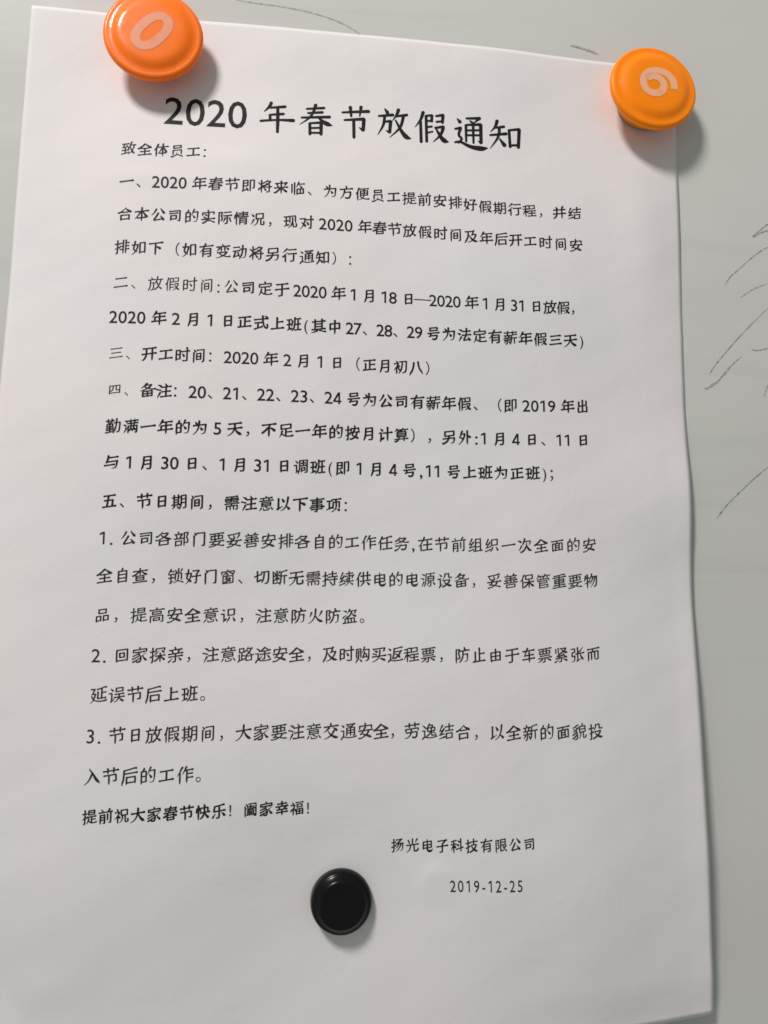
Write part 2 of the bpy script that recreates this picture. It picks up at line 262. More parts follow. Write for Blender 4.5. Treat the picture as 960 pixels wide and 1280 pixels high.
[[0,1,47,5,47,10],[0,0,7,23,45,23],[1,3,26,57,42,56],[3,3,42,56,42,43],[3,3,42,43,10,43],[3,3,10,43,10,56],[3,1,10,56,26,57],[0,0,7,33,47,33],[0,3,16,85,16,66],[3,1,16,66,24,66,26,64],[1,1,26,64,26,12],[0,0,48,76,4,76],[0,3,37,85,37,68,36,66],[3,1,36,66,28,66,26,64],[0,1,4,9,41,12,45,12,47,10],[0,3,49,62,82,62],[3,0,82,62,81,33,79,15,78,11,77,8,75,8,65,7],[0,1,63,85,63,66,60,37,55,20,50,12,47,10]],
[[0,3,55,5,55,77],[3,3,55,77,78,77],[3,3,78,77,78,29,77,26],[3,0,77,26,67,23],[1,1,13,61,40,61],[1,1,13,13,19,14,36,20],[0,3,8,6,13,17,13,78],[3,3,13,78,40,78],[3,3,40,78,40,43],[3,1,40,43,13,42],[0,0,42,8,41,10,41,15,31,33]],
[[0,1,64,82,59,78],[1,1,55,57,59,78],[0,1,88,10,85,10,80,9,77,10,66,14,57,20,45,32,38,43,33,54,28,57],[0,3,49,54,59,57,76,56],[3,0,76,56,75,50,71,40,66,32,58,23,45,14,36,10,31,8,26,10,23,9],[0,1,9,78,59,78],[0,1,6,6,8,8,8,11,19,26,24,39,28,61,27,78]],
[[0,0,64,65,74,56,79,49],[0,1,40,87,40,85,43,84,45,81,47,74],[0,0,23,66,14,52,12,51,10,50,8,48],[0,1,34,45,34,74],[0,1,86,9,84,9,79,7,71,8,50,15,49,17],[0,1,55,45,55,74],[1,1,41,17,40,20,33,25,26,31,24,38],[1,0,67,38,65,32,62,29,57,25,45,17,29,11,12,7,5,9,3,9],[0,1,12,38,67,38],[0,0,82,74,7,74]],
[[0,1,52,7,64,7,68,7,71,9,74,19,75,37],[1,3,43,52,72,53],[3,3,72,53,72,79],[3,3,72,79,18,79],[3,3,18,79,18,53],[3,1,18,53,43,52],[0,1,7,37,75,37],[0,1,4,8,6,9,10,8,23,13,34,22,39,31,42,42,43,52]],
[[0,1,39,10,42,10,45,7,50,7,59,7,62,8,66,15,68,21,69,31],[1,1,27,47,24,31],[3,3,20,79,20,62],[3,3,20,62,69,62],[3,3,69,62,69,79],[3,3,69,79,20,79],[0,0,82,47,6,47],[0,1,16,28,23,30,28,31,69,31]],
[[0,0,9,62,62,62],[0,3,8,77,76,77],[3,3,76,77,76,17,75,9],[3,0,75,9,72,8,60,8],[0,3,17,14,18,46],[3,3,18,46,53,46],[3,3,53,46,53,23],[3,1,53,23,17,23]],
[[0,1,1,39,3,39,9,38,16,39,29,44,40,50,43,52],[1,3,68,10,68,32],[3,3,68,32,22,32],[3,1,22,32,21,10],[1,1,68,10,21,10],[1,3,31,75,33,74,64,74,66,73],[3,1,66,73,64,68,58,61,50,56,48,52],[0,0,3,58,5,59,11,60,18,64,29,75,36,85],[1,0,26,69,39,56,59,45,72,40,80,38,88,39]],
[[1,1,21,12,70,12],[1,1,70,59,63,54,26,54,22,58],[0,1,86,53,84,54,80,54,69,60,58,67,46,78],[0,3,70,5,70,36],[3,3,70,36,21,37],[3,0,21,37,21,5],[0,0,4,53,6,54,10,53,25,61,36,70,46,80,48,82,51,84]],
[[0,1,85,58,17,58],[1,1,31,11,76,11],[0,3,76,5,75,38],[3,3,75,38,31,39],[3,0,31,39,31,4],[0,3,8,2,8,5,7,10,13,22,16,39,17,75],[3,0,17,75,54,79,70,82,81,80]],
[[0,3,17,20,18,49],[3,3,18,49,73,49],[3,0,73,49,73,21],[0,0,46,18,49,17,53,18,81,6],[0,0,6,7,9,8,13,7,31,13,34,15,42,24,45,38],[3,3,20,79,69,79],[3,3,69,79,69,64],[3,3,69,64,21,63],[3,3,21,63,20,79]],
[[1,1,80,12,52,12],[1,1,10,12,36,12],[3,3,24,79,66,79],[3,3,66,79,66,56],[3,3,66,56,24,56],[3,3,24,56,24,79],[0,3,10,5,11,39],[3,3,11,39,36,39],[3,1,36,39,36,12],[0,3,52,5,53,39],[3,3,53,39,79,39],[3,1,79,39,80,12]],
[[0,1,24,86,29,79,29,74],[0,1,65,85,61,80,59,75],[0,1,17,47,23,45],[1,3,70,9,70,25],[3,3,70,25,20,25],[3,1,20,25,19,9],[1,1,70,9,19,9],[0,0,79,74,10,74],[0,0,16,62,74,62],[1,1,45,73,45,37],[1,1,64,37,65,44,65,51],[0,0,82,51,8,51],[1,1,23,51,25,36],[0,0,84,36,5,36]],
[[0,1,18,30,26,36,29,40,33,54,35,75],[0,3,73,37,59,37,55,38],[3,1,55,38,54,47,54,75],[1,1,78,17,11,17],[0,3,78,9,78,75],[3,3,78,75,11,75],[3,0,11,75,11,8]],
[[1,1,11,12,79,12],[3,3,30,58,58,58],[3,3,58,58,59,32],[3,3,59,32,31,32],[3,3,31,32,30,58],[0,3,79,5,78,79],[3,3,78,79,11,79],[3,0,11,79,11,5]],
[[0,1,20,5,20,41,19,43],[0,0,84,69,6,69],[0,0,6,34,20,47,35,73,39,85],[0,0,30,9,84,9],[0,1,57,60,57,9],[0,0,80,40,34,40]],
[[0,1,88,49,79,47,69,49,50,55,49,57],[1,1,41,57,39,60,32,65,26,71],[1,3,32,76,34,76,65,75],[3,0,65,75,63,70,58,65,46,57,27,50,5,45],[1,3,71,10,70,40],[3,3,70,40,19,40],[3,1,19,40,19,10],[1,1,19,10,71,10],[0,0,41,86,39,85,35,83,30,76,20,68,13,63,10,64,8,62],[1,1,45,40,45,10],[1,1,71,25,19,25]],
[[0,1,17,49,29,39,32,38],[0,1,80,40,65,54,58,55],[1,1,42,69,21,69],[0,1,4,8,6,10,10,10,23,21,31,33,37,45,42,63,42,69],[0,0,7,45,17,63,21,73,23,82,26,84,27,87],[0,0,58,5,58,85]],
[[0,1,86,8,83,10,80,9,67,18,56,32,48,50,44,55],[0,0,83,57,6,57],[0,0,1,8,4,9,10,9,24,18,36,34,43,54,45,72,45,85]],
[[0,1,85,8,82,9,80,9,68,15,56,26,48,41,44,46],[0,0,83,48,6,48],[0,1,4,8,6,9,10,9,24,17,36,29,42,43,44,50,44,76],[0,0,79,76,10,76]],
[[0,0,40,45,85,45],[0,3,43,76,76,76],[3,3,76,76,75,71,64,59,63,55,63,14,61,8],[3,0,61,8,49,6],[0,1,5,7,17,17,25,28,31,42,34,64],[0,1,4,65,34,64],[0,3,19,86,17,70,10,39],[3,0,10,39,11,37,28,23,37,15]],
[[1,1,80,16,51,16],[0,3,51,7,51,73],[3,3,51,73,79,73],[3,0,79,73,80,9],[0,3,5,65,39,64],[3,0,39,64,37,48,30,28,20,15,10,8,7,9,4,7],[0,0,22,85,20,68,13,39,14,37,36,19]],
[[0,1,8,7,21,9,31,11,41,15,43,18],[0,0,41,71,47,56],[0,1,15,69,22,55],[0,0,73,71,63,55,59,54,58,52],[0,1,29,52,22,55],[0,0,10,76,50,78,75,82],[1,1,63,40,61,33,57,27,52,22,51,18],[0,0,5,40,84,40],[0,1,43,53,42,51,38,49,36,45,26,30,25,26],[0,0,16,25,23,25,32,23,50,18,73,8,77,9,79,8]],
[[0,0,85,43,5,43],[0,3,27,7,38,7,44,9],[3,1,44,9,45,14,45,56,46,58,66,70,68,76],[0,0,77,77,14,77]],
[[0,1,42,85,45,73],[0,1,7,9,9,10,14,8,24,10,35,15,42,19,44,23],[0,1,16,30,25,33],[1,1,62,47,61,41,57,33,52,27,50,23],[0,1,44,65,43,63,40,62,35,52,30,44,26,37,25,33],[0,0,83,48,7,48],[0,3,12,59,12,73],[3,3,12,73,78,72],[3,0,78,72,78,59],[0,1,80,8,78,10,76,9,56,19,26,31,25,33]],
[[0,1,42,86,45,79,46,73],[0,1,74,34,45,34],[0,1,84,10,82,10,79,8,61,8,49,9,46,10,45,12],[1,1,21,27,25,25,27,21,35,14,38,13,45,12],[0,0,20,55,70,55],[0,0,23,43,21,33,18,24,14,14,7,6],[0,3,79,58,78,73],[3,3,78,73,11,73],[3,0,11,73,10,57],[1,1,45,55,45,12]],
[[0,0,46,21,49,20,53,21,62,17,81,7],[0,0,29,39,15,49],[0,0,22,62,24,61,27,61,35,55],[0,1,43,85,46,78,47,73],[0,3,11,59,12,72],[3,3,12,72,78,72],[3,0,78,72,78,59],[0,0,7,31,83,31],[0,1,48,64,47,47,45,36,41,25,34,18,27,13,12,8]],
[[0,1,43,85,45,76],[0,1,29,9,32,9,35,7,38,7,44,8,47,10,49,14,50,18,51,24,50,33],[0,1,9,43,16,44,34,51,39,52],[0,1,6,28,9,29,12,28,19,30,44,43],[0,1,84,11,74,17,67,25,60,39],[1,1,39,52,43,60],[0,3,10,61,11,75],[3,3,11,75,79,75],[3,0,79,75,79,61],[0,0,8,11,21,15,35,22,47,30,53,37,57,39,70,49,78,51],[0,0,20,61,70,61],[1,1,39,52,47,40,50,33]],
[[0,0,45,48,47,46,49,44,52,40,56,31,56,28,57,26],[0,3,72,85,72,12,70,8],[3,0,70,8,57,7],[0,0,85,62,44,62],[0,0,41,17,39,19,39,22,33,30,16,48],[0,3,6,71,36,71],[3,0,36,71,37,66,35,56,32,46,28,33,20,20,15,14,7,7]],
[[0,1,53,64,56,57],[0,1,6,25,8,28,17,37,23,39],[0,0,39,32,44,28,49,22,50,19,50,16,51,14],[0,1,7,72,17,60],[1,1,55,77,57,76,77,76],[1,1,24,59,17,60],[0,0,32,66,34,67,37,67,43,70,53,77,57,83,62,84,64,86],[0,0,32,39,84,39],[0,3,57,6,68,7,70,8],[3,0,70,8,71,12,71,52],[0,0,24,5,24,85],[0,1,31,49,33,50,37,48,39,48,52,53,62,58,71,65,76,71,77,76]],
[[1,1,45,14,45,73],[0,0,84,14,5,14],[0,0,80,73,10,73]],
[[0,1,81,72,24,73],[0,0,7,53,16,64,24,76,27,82,29,84,30,86],[0,3,78,52,22,52],[3,1,22,52,22,28],[0,1,49,5,49,72],[0,0,85,28,5,28]],
[[0,0,23,85,30,73,29,70,31,68],[0,1,6,7,8,8,11,8,18,13,25,23,28,32,29,42,29,64],[0,0,81,64,9,64],[0,0,84,38,5,38],[0,0,61,5,61,60,59,69,65,81,67,83,68,85]],
[[0,1,70,52,64,51],[1,1,28,38,28,43,29,45,26,50,27,57],[0,0,75,73,15,73],[0,1,45,85,45,58],[0,0,12,38,78,38],[0,1,45,5,45,38],[0,0,7,22,82,22],[1,1,59,38,63,48,62,57],[0,0,84,57,5,57]],
[[0,1,83,54,62,54],[0,3,3,6,5,7,8,7,10,9,14,13,19,20,25,33,28,45,28,51],[3,1,28,51,14,52],[0,0,88,12,85,11,81,9,55,9,45,10,34,13,24,18,17,25,14,30,10,40],[0,3,7,47,9,50,12,52,14,54,23,72,24,77],[3,0,24,77,5,78],[0,0,85,81,76,82,57,77,37,74],[1,1,62,78,62,25],[0,3,42,60,42,25],[3,0,42,25,84,25]],
[[0,1,8,7,20,17,26,29,29,42,29,77],[0,0,84,45,5,45],[0,1,62,4,62,77],[0,0,9,77,81,77]],
[[0,0,79,73,66,83],[1,1,27,15,27,46],[0,0,7,9,13,11,47,18,49,21,51,21],[0,0,84,66,6,66],[0,3,54,84,55,60,59,33,66,14,74,8,79,8],[3,0,79,8,81,10,82,14,83,20,81,29],[0,0,9,46,47,46]],
[[0,3,10,7,21,7,25,9,26,12,28,22,29,38],[3,1,29,38,12,38],[0,0,55,57,57,59,60,59,65,63,71,70,77,78,80,79,81,81],[0,1,83,9,74,17,67,30,63,42,62,48],[0,3,9,80,29,79],[3,3,29,79,29,60],[3,3,29,60,14,59],[3,1,14,59,13,58,12,38],[0,1,47,83,47,11],[0,0,41,7,44,7,47,10,61,15,62,17,65,17],[0,0,85,48,35,48]],
[[0,0,25,70,30,58,30,55,31,53],[0,0,10,69,7,52,5,45],[0,0,18,85,18,4],[0,1,85,8,83,9,81,9,72,15,65,24,59,36,56,40],[0,0,86,42,30,42],[0,3,35,69,75,69],[3,1,75,69,76,42],[0,0,55,85,55,54,55,42,53,35,49,25,42,15,32,8,30,8,28,7]],
[[0,0,9,69,5,45],[0,0,17,5,17,85],[0,0,23,72,27,59],[1,1,76,32,37,32],[1,1,76,20,37,20],[0,0,33,66,81,66],[0,3,37,5,37,44],[3,3,37,44,75,44],[3,3,75,44,76,12,74,8],[3,0,74,8,66,7,62,9,60,9],[0,0,28,54,85,54],[0,0,30,77,83,77],[0,1,56,85,56,55]],
[[0,0,6,7,7,9,12,11,18,22],[0,0,80,8,78,14,69,24],[0,3,63,16,62,14,60,9,57,7,38,7,31,9],[3,0,31,9,30,11,30,23],[0,1,43,86,46,78],[0,1,51,20,41,26],[1,3,70,42,69,52],[3,3,69,52,21,52],[3,1,21,52,20,42],[1,1,70,42,20,42],[1,1,41,26,41,31],[1,1,29,77,29,71,30,63],[1,1,61,77,61,71,59,63],[1,3,70,42,69,32],[3,3,69,32,20,32],[3,1,20,32,20,42],[0,0,78,77,11,77],[0,0,7,62,83,62]],
[[0,1,30,25,32,27,35,28,43,35,48,41,51,48,52,54],[0,1,32,6,34,7,38,8,51,18,61,34,68,48,69,54],[1,1,67,78,65,73,48,60,45,55],[0,0,32,65,5,65],[0,3,8,6,10,7,16,7,18,9],[3,0,18,9,19,12,19,85],[0,0,4,35,29,43,31,45,33,46],[0,0,74,79,34,79],[0,3,36,53,43,55,81,54],[3,0,81,54,80,33,77,14,73,8,71,7,62,8]],
[[0,0,82,69,34,69],[0,1,58,85,58,50],[1,1,76,48,75,49,42,49],[0,1,30,8,32,9,35,8,48,14,61,23,71,36,75,43,76,48],[0,1,86,8,84,9,80,8,75,10,66,15,55,24,46,37,43,44,42,49],[0,0,5,36,16,38,33,44],[0,3,19,85,19,12,18,8],[3,0,18,8,10,7,8,6],[0,0,31,65,5,65]],
[[0,3,34,52,41,58,44,64,45,69,46,80],[3,3,46,80,67,80],[3,3,67,80,68,60,69,57],[3,0,69,57,76,56,84,56],[0,3,30,7,46,13,59,21,70,33,73,38,74,43],[3,1,74,43,40,43],[0,1,87,9,85,10,80,8,76,9,67,12,58,18,51,23,46,30,41,37,40,43],[0,0,31,43,5,36],[0,3,19,85,19,12,18,9],[3,0,18,9,8,6],[0,0,33,65,5,65]],
[[0,0,43,30,53,16],[0,0,38,71,81,71],[0,1,59,85,59,54],[0,0,4,65,30,65],[0,3,58,6,68,7,70,8],[3,1,70,8,71,12,71,54],[0,0,34,38,85,38],[0,3,4,9,7,9,10,7,17,8],[3,0,17,8,18,12,18,85],[0,0,31,44,7,36,5,33,2,32],[0,0,85,54,33,54]],
[[0,1,57,85,60,72],[0,3,37,58,38,71],[3,3,38,71,81,71],[3,0,81,71,81,58],[0,3,83,7,81,8,80,8,67,17,45,29,43,31],[3,0,43,31,44,35,52,52,55,61,58,64,59,66],[0,1,33,8,36,8,38,8,50,12,57,17,62,21,67,28,70,36,73,47],[0,0,33,42,7,33,5,31,3,30],[0,0,85,48,32,48],[0,3,19,85,19,12,18,8],[3,0,18,8,14,7,10,7,8,5],[0,0,5,65,31,65]],
[[0,1,37,49,52,49],[0,1,35,30,52,30],[0,1,83,49,67,49],[0,1,84,68,67,68],[0,1,85,30,67,30],[0,1,36,68,52,68],[0,0,33,44,7,36,6,34,3,33],[0,3,19,85,19,12,18,9],[3,0,18,9,15,7,11,7,9,6],[0,0,31,65,5,65],[0,0,52,5,52,85],[0,0,67,85,67,5]],
[[0,0,33,51,40,55,52,68],[0,0,64,68,74,58,80,51],[0,1,84,10,82,12,82,14,76,18,69,26,63,34,60,37,58,37],[0,1,28,13,30,14,32,13,38,17,46,25,52,33,56,37,58,37],[0,3,80,66,80,78],[3,3,80,78,36,78],[3,0,36,78,35,66],[0,0,58,5,58,52],[0,0,33,39,83,39],[0,0,5,36,27,43,28,46,30,47],[0,3,18,85,18,12,17,8],[3,0,17,8,10,7,9,5],[0,0,5,65,29,65]],
[[0,1,79,29,58,29],[0,1,88,11,81,8,61,8,58,9,58,10],[1,3,40,69,40,80],[3,3,40,80,76,80],[3,1,76,80,76,69],[1,1,40,69,76,69],[1,3,40,69,40,57],[3,3,40,57,75,57],[3,1,75,57,76,69],[1,1,40,23,43,21,50,13,54,11,58,10],[0,0,28,6,34,13,39,25,41,36],[0,0,84,45,33,45],[1,1,58,10,58,44],[0,0,30,44,7,36,5,33,2,32],[0,3,18,85,18,14,16,8],[3,0,16,8,10,7,8,6],[0,0,29,65,4,65]],
[[0,0,22,85,26,74],[0,1,42,7,51,13,61,23,64,24],[0,3,21,7,30,7,32,9],[3,3,32,9,34,12,35,17,36,50],[3,1,36,50,17,50],[0,1,84,7,76,13,64,24],[1,1,64,31,67,33,73,47,75,59,76,66],[1,1,64,24,64,28,59,37,54,54,52,56],[0,0,58,85,52,60,45,47,45,45,44,43],[0,1,85,66,55,66],[0,1,6,5,7,7,7,9,14,20,17,32,17,40,17,69],[0,0,5,69,43,69]],
[[0,3,44,16,11,16],[3,0,11,16,10,82],[0,0,23,64,19,79],[0,1,44,34,43,36,43,38,37,46,32,48,31,48],[0,1,73,4,73,53],[0,0,38,63,43,76,46,78,47,80],[0,1,16,27,17,29,17,31,26,44,31,48],[0,3,48,3,49,5,48,9,52,19,54,34,54,73,55,75],[3,0,55,75,79,82,86,82],[0,1,85,53,54,53],[0,0,47,57,17,57],[0,0,31,85,31,22]],
[[0,0,35,31,40,20,40,17,41,15],[0,0,15,31,7,15],[0,1,15,70,17,61,15,54],[0,1,73,5,73,53],[0,1,23,86,26,74],[0,1,39,71,38,69,36,66,32,54],[0,0,6,74,44,74],[0,3,85,80,76,81,53,75],[3,0,53,75,52,32,50,20,45,10,46,7,45,5],[0,1,85,53,53,53],[0,3,17,7,19,8,24,9],[3,1,24,9,26,15,26,53],[0,0,5,38,45,38],[0,0,46,54,5,54]],
[[0,3,40,11,50,7,62,8,65,10,67,15,70,27,71,47],[3,1,71,47,33,47],[0,1,44,85,45,82,47,76,46,72,46,68],[0,1,8,7,21,19,28,31,32,46,34,58,34,67],[0,0,7,68,83,68]],
[[0,3,80,28,80,26,82,21,82,15,79,10,74,9,56,9,51,11],[3,1,51,11,49,17,49,50],[0,1,5,7,7,9,10,9,24,17,35,32,42,55,43,77],[0,0,84,50,5,50],[0,0,79,77,11,77]],
[[1,1,71,46,19,46],[1,1,19,14,71,14],[0,3,19,6,19,77],[3,3,19,77,71,77],[3,0,71,77,71,6]],
[[0,0,46,52,58,32],[1,1,32,50,10,50],[0,3,72,85,72,13,71,9],[3,0,71,9,65,8,57,8,49,11],[0,0,40,65,85,65],[0,3,10,14,11,75],[3,3,11,75,32,75],[3,3,32,75,32,24],[3,1,32,24,10,23]],
[[0,1,85,29,83,31,80,30,71,36,65,38],[0,1,3,29,5,30,10,30,18,36,25,38],[1,1,65,10,25,10],[1,1,25,24,65,24],[1,1,65,38,25,38],[1,1,29,50,26,43,25,35,25,10],[0,0,84,51,6,51],[0,0,13,64,77,64],[1,1,65,10,65,35,64,42,62,46,61,50],[0,0,10,76,79,76],[0,1,46,86,45,84,44,83,40,68,36,59,34,52]],
[[1,1,21,35,70,35],[1,1,70,57,22,57],[0,3,7,8,16,22,19,33,21,47,22,78],[3,3,22,78,70,78],[3,3,70,78,70,16,68,9],[3,0,68,9,63,7,54,7,50,9,47,9]],
[[1,1,70,40,26,40],[1,1,26,24,70,24],[1,0,26,53,26,5],[0,0,83,71,6,71],[0,0,41,86,40,84,37,82,35,75,24,53,7,36],[0,3,55,7,64,7,69,8],[3,3,69,8,70,12,70,55],[3,1,70,55,28,55,26,53]],
[[0,0,7,6,14,15,19,22],[0,0,40,9,31,22],[1,1,80,58,55,58],[1,1,80,37,55,37],[1,1,15,43,38,43],[1,1,15,57,38,57],[0,1,15,84,15,29],[0,0,47,71,5,71],[0,1,38,84,38,29],[0,0,47,29,4,29],[0,3,67,7,77,7,79,9],[3,3,79,9,80,12,79,79],[3,3,79,79,55,78],[3,0,55,78,54,31,51,17,48,9,49,5,48,2]],
[[0,1,6,21,17,31,27,43,35,57,36,64],[0,1,83,22,72,31,61,45,54,57,53,64],[0,0,83,64,6,64],[0,0,45,5,45,85],[0,0,21,24,68,24]],
[[0,0,62,48,70,63,73,64,74,67],[0,0,27,47,26,50,26,53,20,65],[0,1,4,12,7,13,9,12,18,17,29,27,41,40,45,41],[0,1,84,11,72,17,61,27,49,40,45,41],[0,0,84,43,5,43],[0,0,10,72,80,72],[0,0,45,85,45,5]],
[[0,0,83,10,7,10],[0,1,3,48,5,49,9,48,18,52,31,62,35,66,37,71],[0,1,87,49,85,50,80,49,70,54,60,61,54,66,52,71],[1,3,66,33,66,44],[3,3,66,44,23,44],[3,1,23,44,23,33],[1,3,66,33,66,22,66,21],[3,3,66,21,64,20,23,21],[3,1,23,21,23,22,23,33],[1,1,66,33,23,33],[0,0,44,51,44,85],[0,0,6,72,84,72]],
[[0,0,25,65,19,70,10,76,6,75,4,77],[0,1,69,45,70,47,73,48,74,51,78,61,78,66],[0,0,8,17,23,39,22,42,24,44],[0,1,19,7,22,8,28,8,39,16,44,21,52,36,54,38],[1,1,40,68,76,68,78,66],[0,0,31,49,40,70,44,85],[0,0,55,59,54,43,64,25,70,16,74,13,80,10,85,10,87,9]],
[[0,1,80,53,48,53],[0,1,20,65,20,12],[0,1,48,85,48,12],[0,0,5,12,84,12]],
[[0,1,78,46,47,46],[0,1,20,55,20,11],[0,0,81,76,9,76],[0,0,84,11,5,11],[1,1,47,76,47,11]],
[[0,0,22,50,9,57,6,57,3,58],[0,0,26,35,10,8],[0,0,27,74,10,83],[1,1,41,13,42,12,45,12,74,16],[0,0,31,45,83,45],[0,0,67,30,77,14,81,5],[0,0,35,68,79,68],[0,1,57,85,57,50,51,36,41,18,41,17,43,15,41,13]],
[[0,0,11,83,27,74],[0,0,25,49,22,51,19,51,9,56,5,56,3,57],[0,0,60,71,54,82,52,84,50,86],[0,0,10,5,12,7,11,10,25,35],[0,0,80,39,34,39],[1,1,57,66,57,10],[0,0,86,10,28,10],[0,0,31,66,84,66]],
[[0,0,37,11,47,25,50,27,52,29],[0,0,10,82,24,73],[0,3,84,79,34,79],[3,0,34,79,33,43,32,35,30,23,23,9,21,7],[0,0,9,8,21,35],[0,3,50,6,52,7,60,7],[3,1,60,7,62,12,62,37],[0,0,74,28,82,15,86,12,88,10],[0,0,4,58,6,57,8,57,20,50],[0,1,61,73,59,63],[1,1,79,50,45,50],[1,3,79,50,78,37],[3,3,78,37,45,37],[3,1,45,37,45,50],[1,3,79,50,79,62],[3,3,79,62,45,62],[3,1,45,62,45,50]],
[[0,1,72,21,67,31,63,33],[0,0,21,38,20,36,21,32,9,9],[0,0,11,81,23,73],[0,0,4,56,6,55,9,56,18,50],[0,1,54,23,52,25,53,28,51,30,47,32],[0,3,32,5,32,46],[3,3,32,46,80,46],[3,3,80,46,80,12,78,7],[3,0,78,7,67,6],[0,0,27,61,84,61],[0,1,55,16,60,26,63,36,64,61],[0,1,39,17,44,27,47,36,48,61],[0,0,45,85,45,67],[0,0,84,76,27,76],[0,0,66,85,66,67]],
[[0,0,11,42,16,50,22,67],[0,0,80,67,79,64,77,63,68,45,64,43,63,40],[0,1,87,9,85,10,80,9,65,16,54,27,47,42,43,44],[0,0,4,7,6,9,10,8,21,15,34,27,43,50,45,84]],
[[0,1,41,8,43,10,44,10,56,23,65,41,70,61,71,68],[0,1,35,26,40,30,46,37,54,52,57,62,58,68],[0,3,62,7,73,9,75,11,77,16,80,37,81,68],[3,1,81,68,71,68],[0,0,38,46,36,45,34,42,4,32],[0,0,23,85,23,5],[0,1,34,65,10,65],[1,1,71,68,47,68],[0,0,5,50,10,69,12,80],[0,0,35,50,41,59,47,72,51,85]],
[[0,3,42,35,42,79],[3,3,42,79,75,79],[3,0,75,79,76,35],[0,1,33,6,43,14,49,19,57,35],[0,0,33,77,6,77],[0,3,59,68,59,50,57,39,62,32,62,14,64,10],[3,3,64,10,65,9,71,8,80,10],[3,0,80,10,82,15,83,20,80,25,81,28],[0,0,35,26,31,24,5,17],[1,1,20,77,20,22],[0,0,7,51,32,51]],
[[0,0,37,67,35,51,33,36],[0,0,50,85,50,45,48,31,43,17,32,7],[0,0,83,77,55,77],[0,0,4,76,29,76],[0,0,31,23,29,22,27,20,4,14],[1,1,17,76,17,18],[0,0,28,47,5,47],[0,0,50,10,85,10],[1,1,69,77,69,10],[0,0,82,44,57,44]],
[[1,1,13,39,76,39],[1,0,45,12,45,85],[1,1,76,12,14,12],[0,3,13,5,13,65],[3,3,13,65,76,65],[3,0,76,65,76,5]],
[[1,1,14,50,74,50],[0,0,44,85,44,17,46,12,49,9,57,8,69,8,78,10,79,10,81,14,83,23],[1,3,14,31,74,32],[3,3,74,32,74,70],[3,3,74,70,15,70],[3,0,15,70,14,24]],
[[0,3,54,11,56,11,60,8,67,8,73,9,75,12,77,18,79,37,80,69],[3,1,80,69,53,69],[0,0,65,30,59,40,51,50],[1,1,36,44,11,44],[0,0,59,86,58,84,56,83,53,73,48,60,44,55,43,54,41,52],[1,3,21,69,35,69],[3,3,35,69,36,17],[3,1,36,17,11,16],[0,3,25,85,21,72,18,69,11,69],[3,0,11,69,11,7]],
[[0,0,5,39,7,40,8,44,28,56],[0,1,75,59,78,69,79,73],[0,0,7,80,12,79,24,73],[0,1,84,76,79,73],[0,1,86,42,84,43,80,42,71,45,63,52,59,59,55,61],[1,1,36,9,36,33],[1,1,54,33,54,9],[0,1,25,41,27,42,31,41,38,44,43,47,48,52,56,65,56,73],[1,3,72,9,72,33],[3,3,72,33,18,33],[3,1,18,33,17,9],[1,1,79,73,77,74,41,74],[0,0,45,85,37,70,31,62],[0,0,5,9,84,9]],
[[0,1,43,11,41,13,41,18,39,21,29,32,24,33],[1,1,52,17,78,17],[0,0,5,47,45,47],[0,1,6,7,16,17,23,31,25,42,26,71],[0,3,78,8,78,75],[3,3,78,75,52,75],[3,0,52,75,52,7],[0,0,17,85,15,75,6,56],[0,1,43,71,14,71]],
[[0,1,21,5,20,45],[0,1,32,6,42,14,44,17,49,28,51,48],[0,3,82,23,82,21,84,17,83,11,81,8],[3,3,81,8,73,7,69,7,67,9],[3,1,67,9,66,17,66,48],[0,1,35,30,33,32,33,36,27,43,22,45,20,45],[0,1,5,68,22,68],[1,3,51,48,42,48],[3,3,42,48,41,77],[3,3,41,77,78,77],[3,3,78,77,78,48],[3,1,78,48,51,48],[0,3,18,84,19,81,23,76,22,72,23,70],[3,3,23,70,25,68,30,67],[3,0,30,67,29,62,22,49,16,43,7,35,6,32,4,30]],
[[0,0,16,41,73,41],[0,3,32,6,43,7],[3,1,43,7,45,14,45,29],[0,0,83,8,82,10,79,10,64,20,57,21],[0,0,30,23,25,20,11,10,4,8],[1,1,34,80,34,52],[0,0,6,29,84,29],[1,3,54,52,75,53],[3,3,75,53,75,67],[3,3,75,67,14,67],[3,3,14,67,14,52],[3,1,14,52,54,52],[1,1,54,80,54,52],[0,0,83,80,7,80]],
[[0,0,37,79,83,79],[0,0,21,73,15,84],[0,1,33,31,33,37],[0,1,4,31,14,40,19,42,21,44],[1,3,21,44,23,45],[3,1,23,45,27,43,33,37],[3,3,45,67,45,52],[3,3,45,52,76,52],[3,3,76,52,76,67],[3,3,76,67,45,67],[0,3,20,5,20,39,24,51,30,61,30,66],[3,0,30,66,6,66],[1,1,80,11,40,11],[1,0,40,37,40,5],[1,3,33,37,38,37,41,40,80,40],[3,0,80,40,80,5],[1,1,60,11,60,40],[1,1,80,26,40,26]],
[[0,1,5,19,6,21,6,26,16,44,21,48],[0,0,61,67,54,73,47,78],[0,0,42,54,44,52,46,53,49,51,59,42],[0,1,35,31,34,33,34,38,28,47,22,49,21,48],[0,0,71,85,71,5],[0,0,85,32,39,24],[0,0,6,75,17,77,31,81,36,80,38,80],[0,0,4,58,38,58],[1,0,22,77,22,5]],
[[0,1,5,19,6,26,16,44,20,47,22,46],[0,1,35,30,34,32,34,36,31,40,28,44,22,46],[3,3,45,79,78,79],[3,3,78,79,78,58],[3,3,78,58,45,57],[3,3,45,57,45,79],[1,1,61,43,61,10],[0,0,41,27,82,27],[0,0,39,80,30,81,19,77,6,75],[0,0,5,58,36,58],[1,0,22,78,22,5],[0,0,39,43,84,43],[0,0,35,9,86,9]],
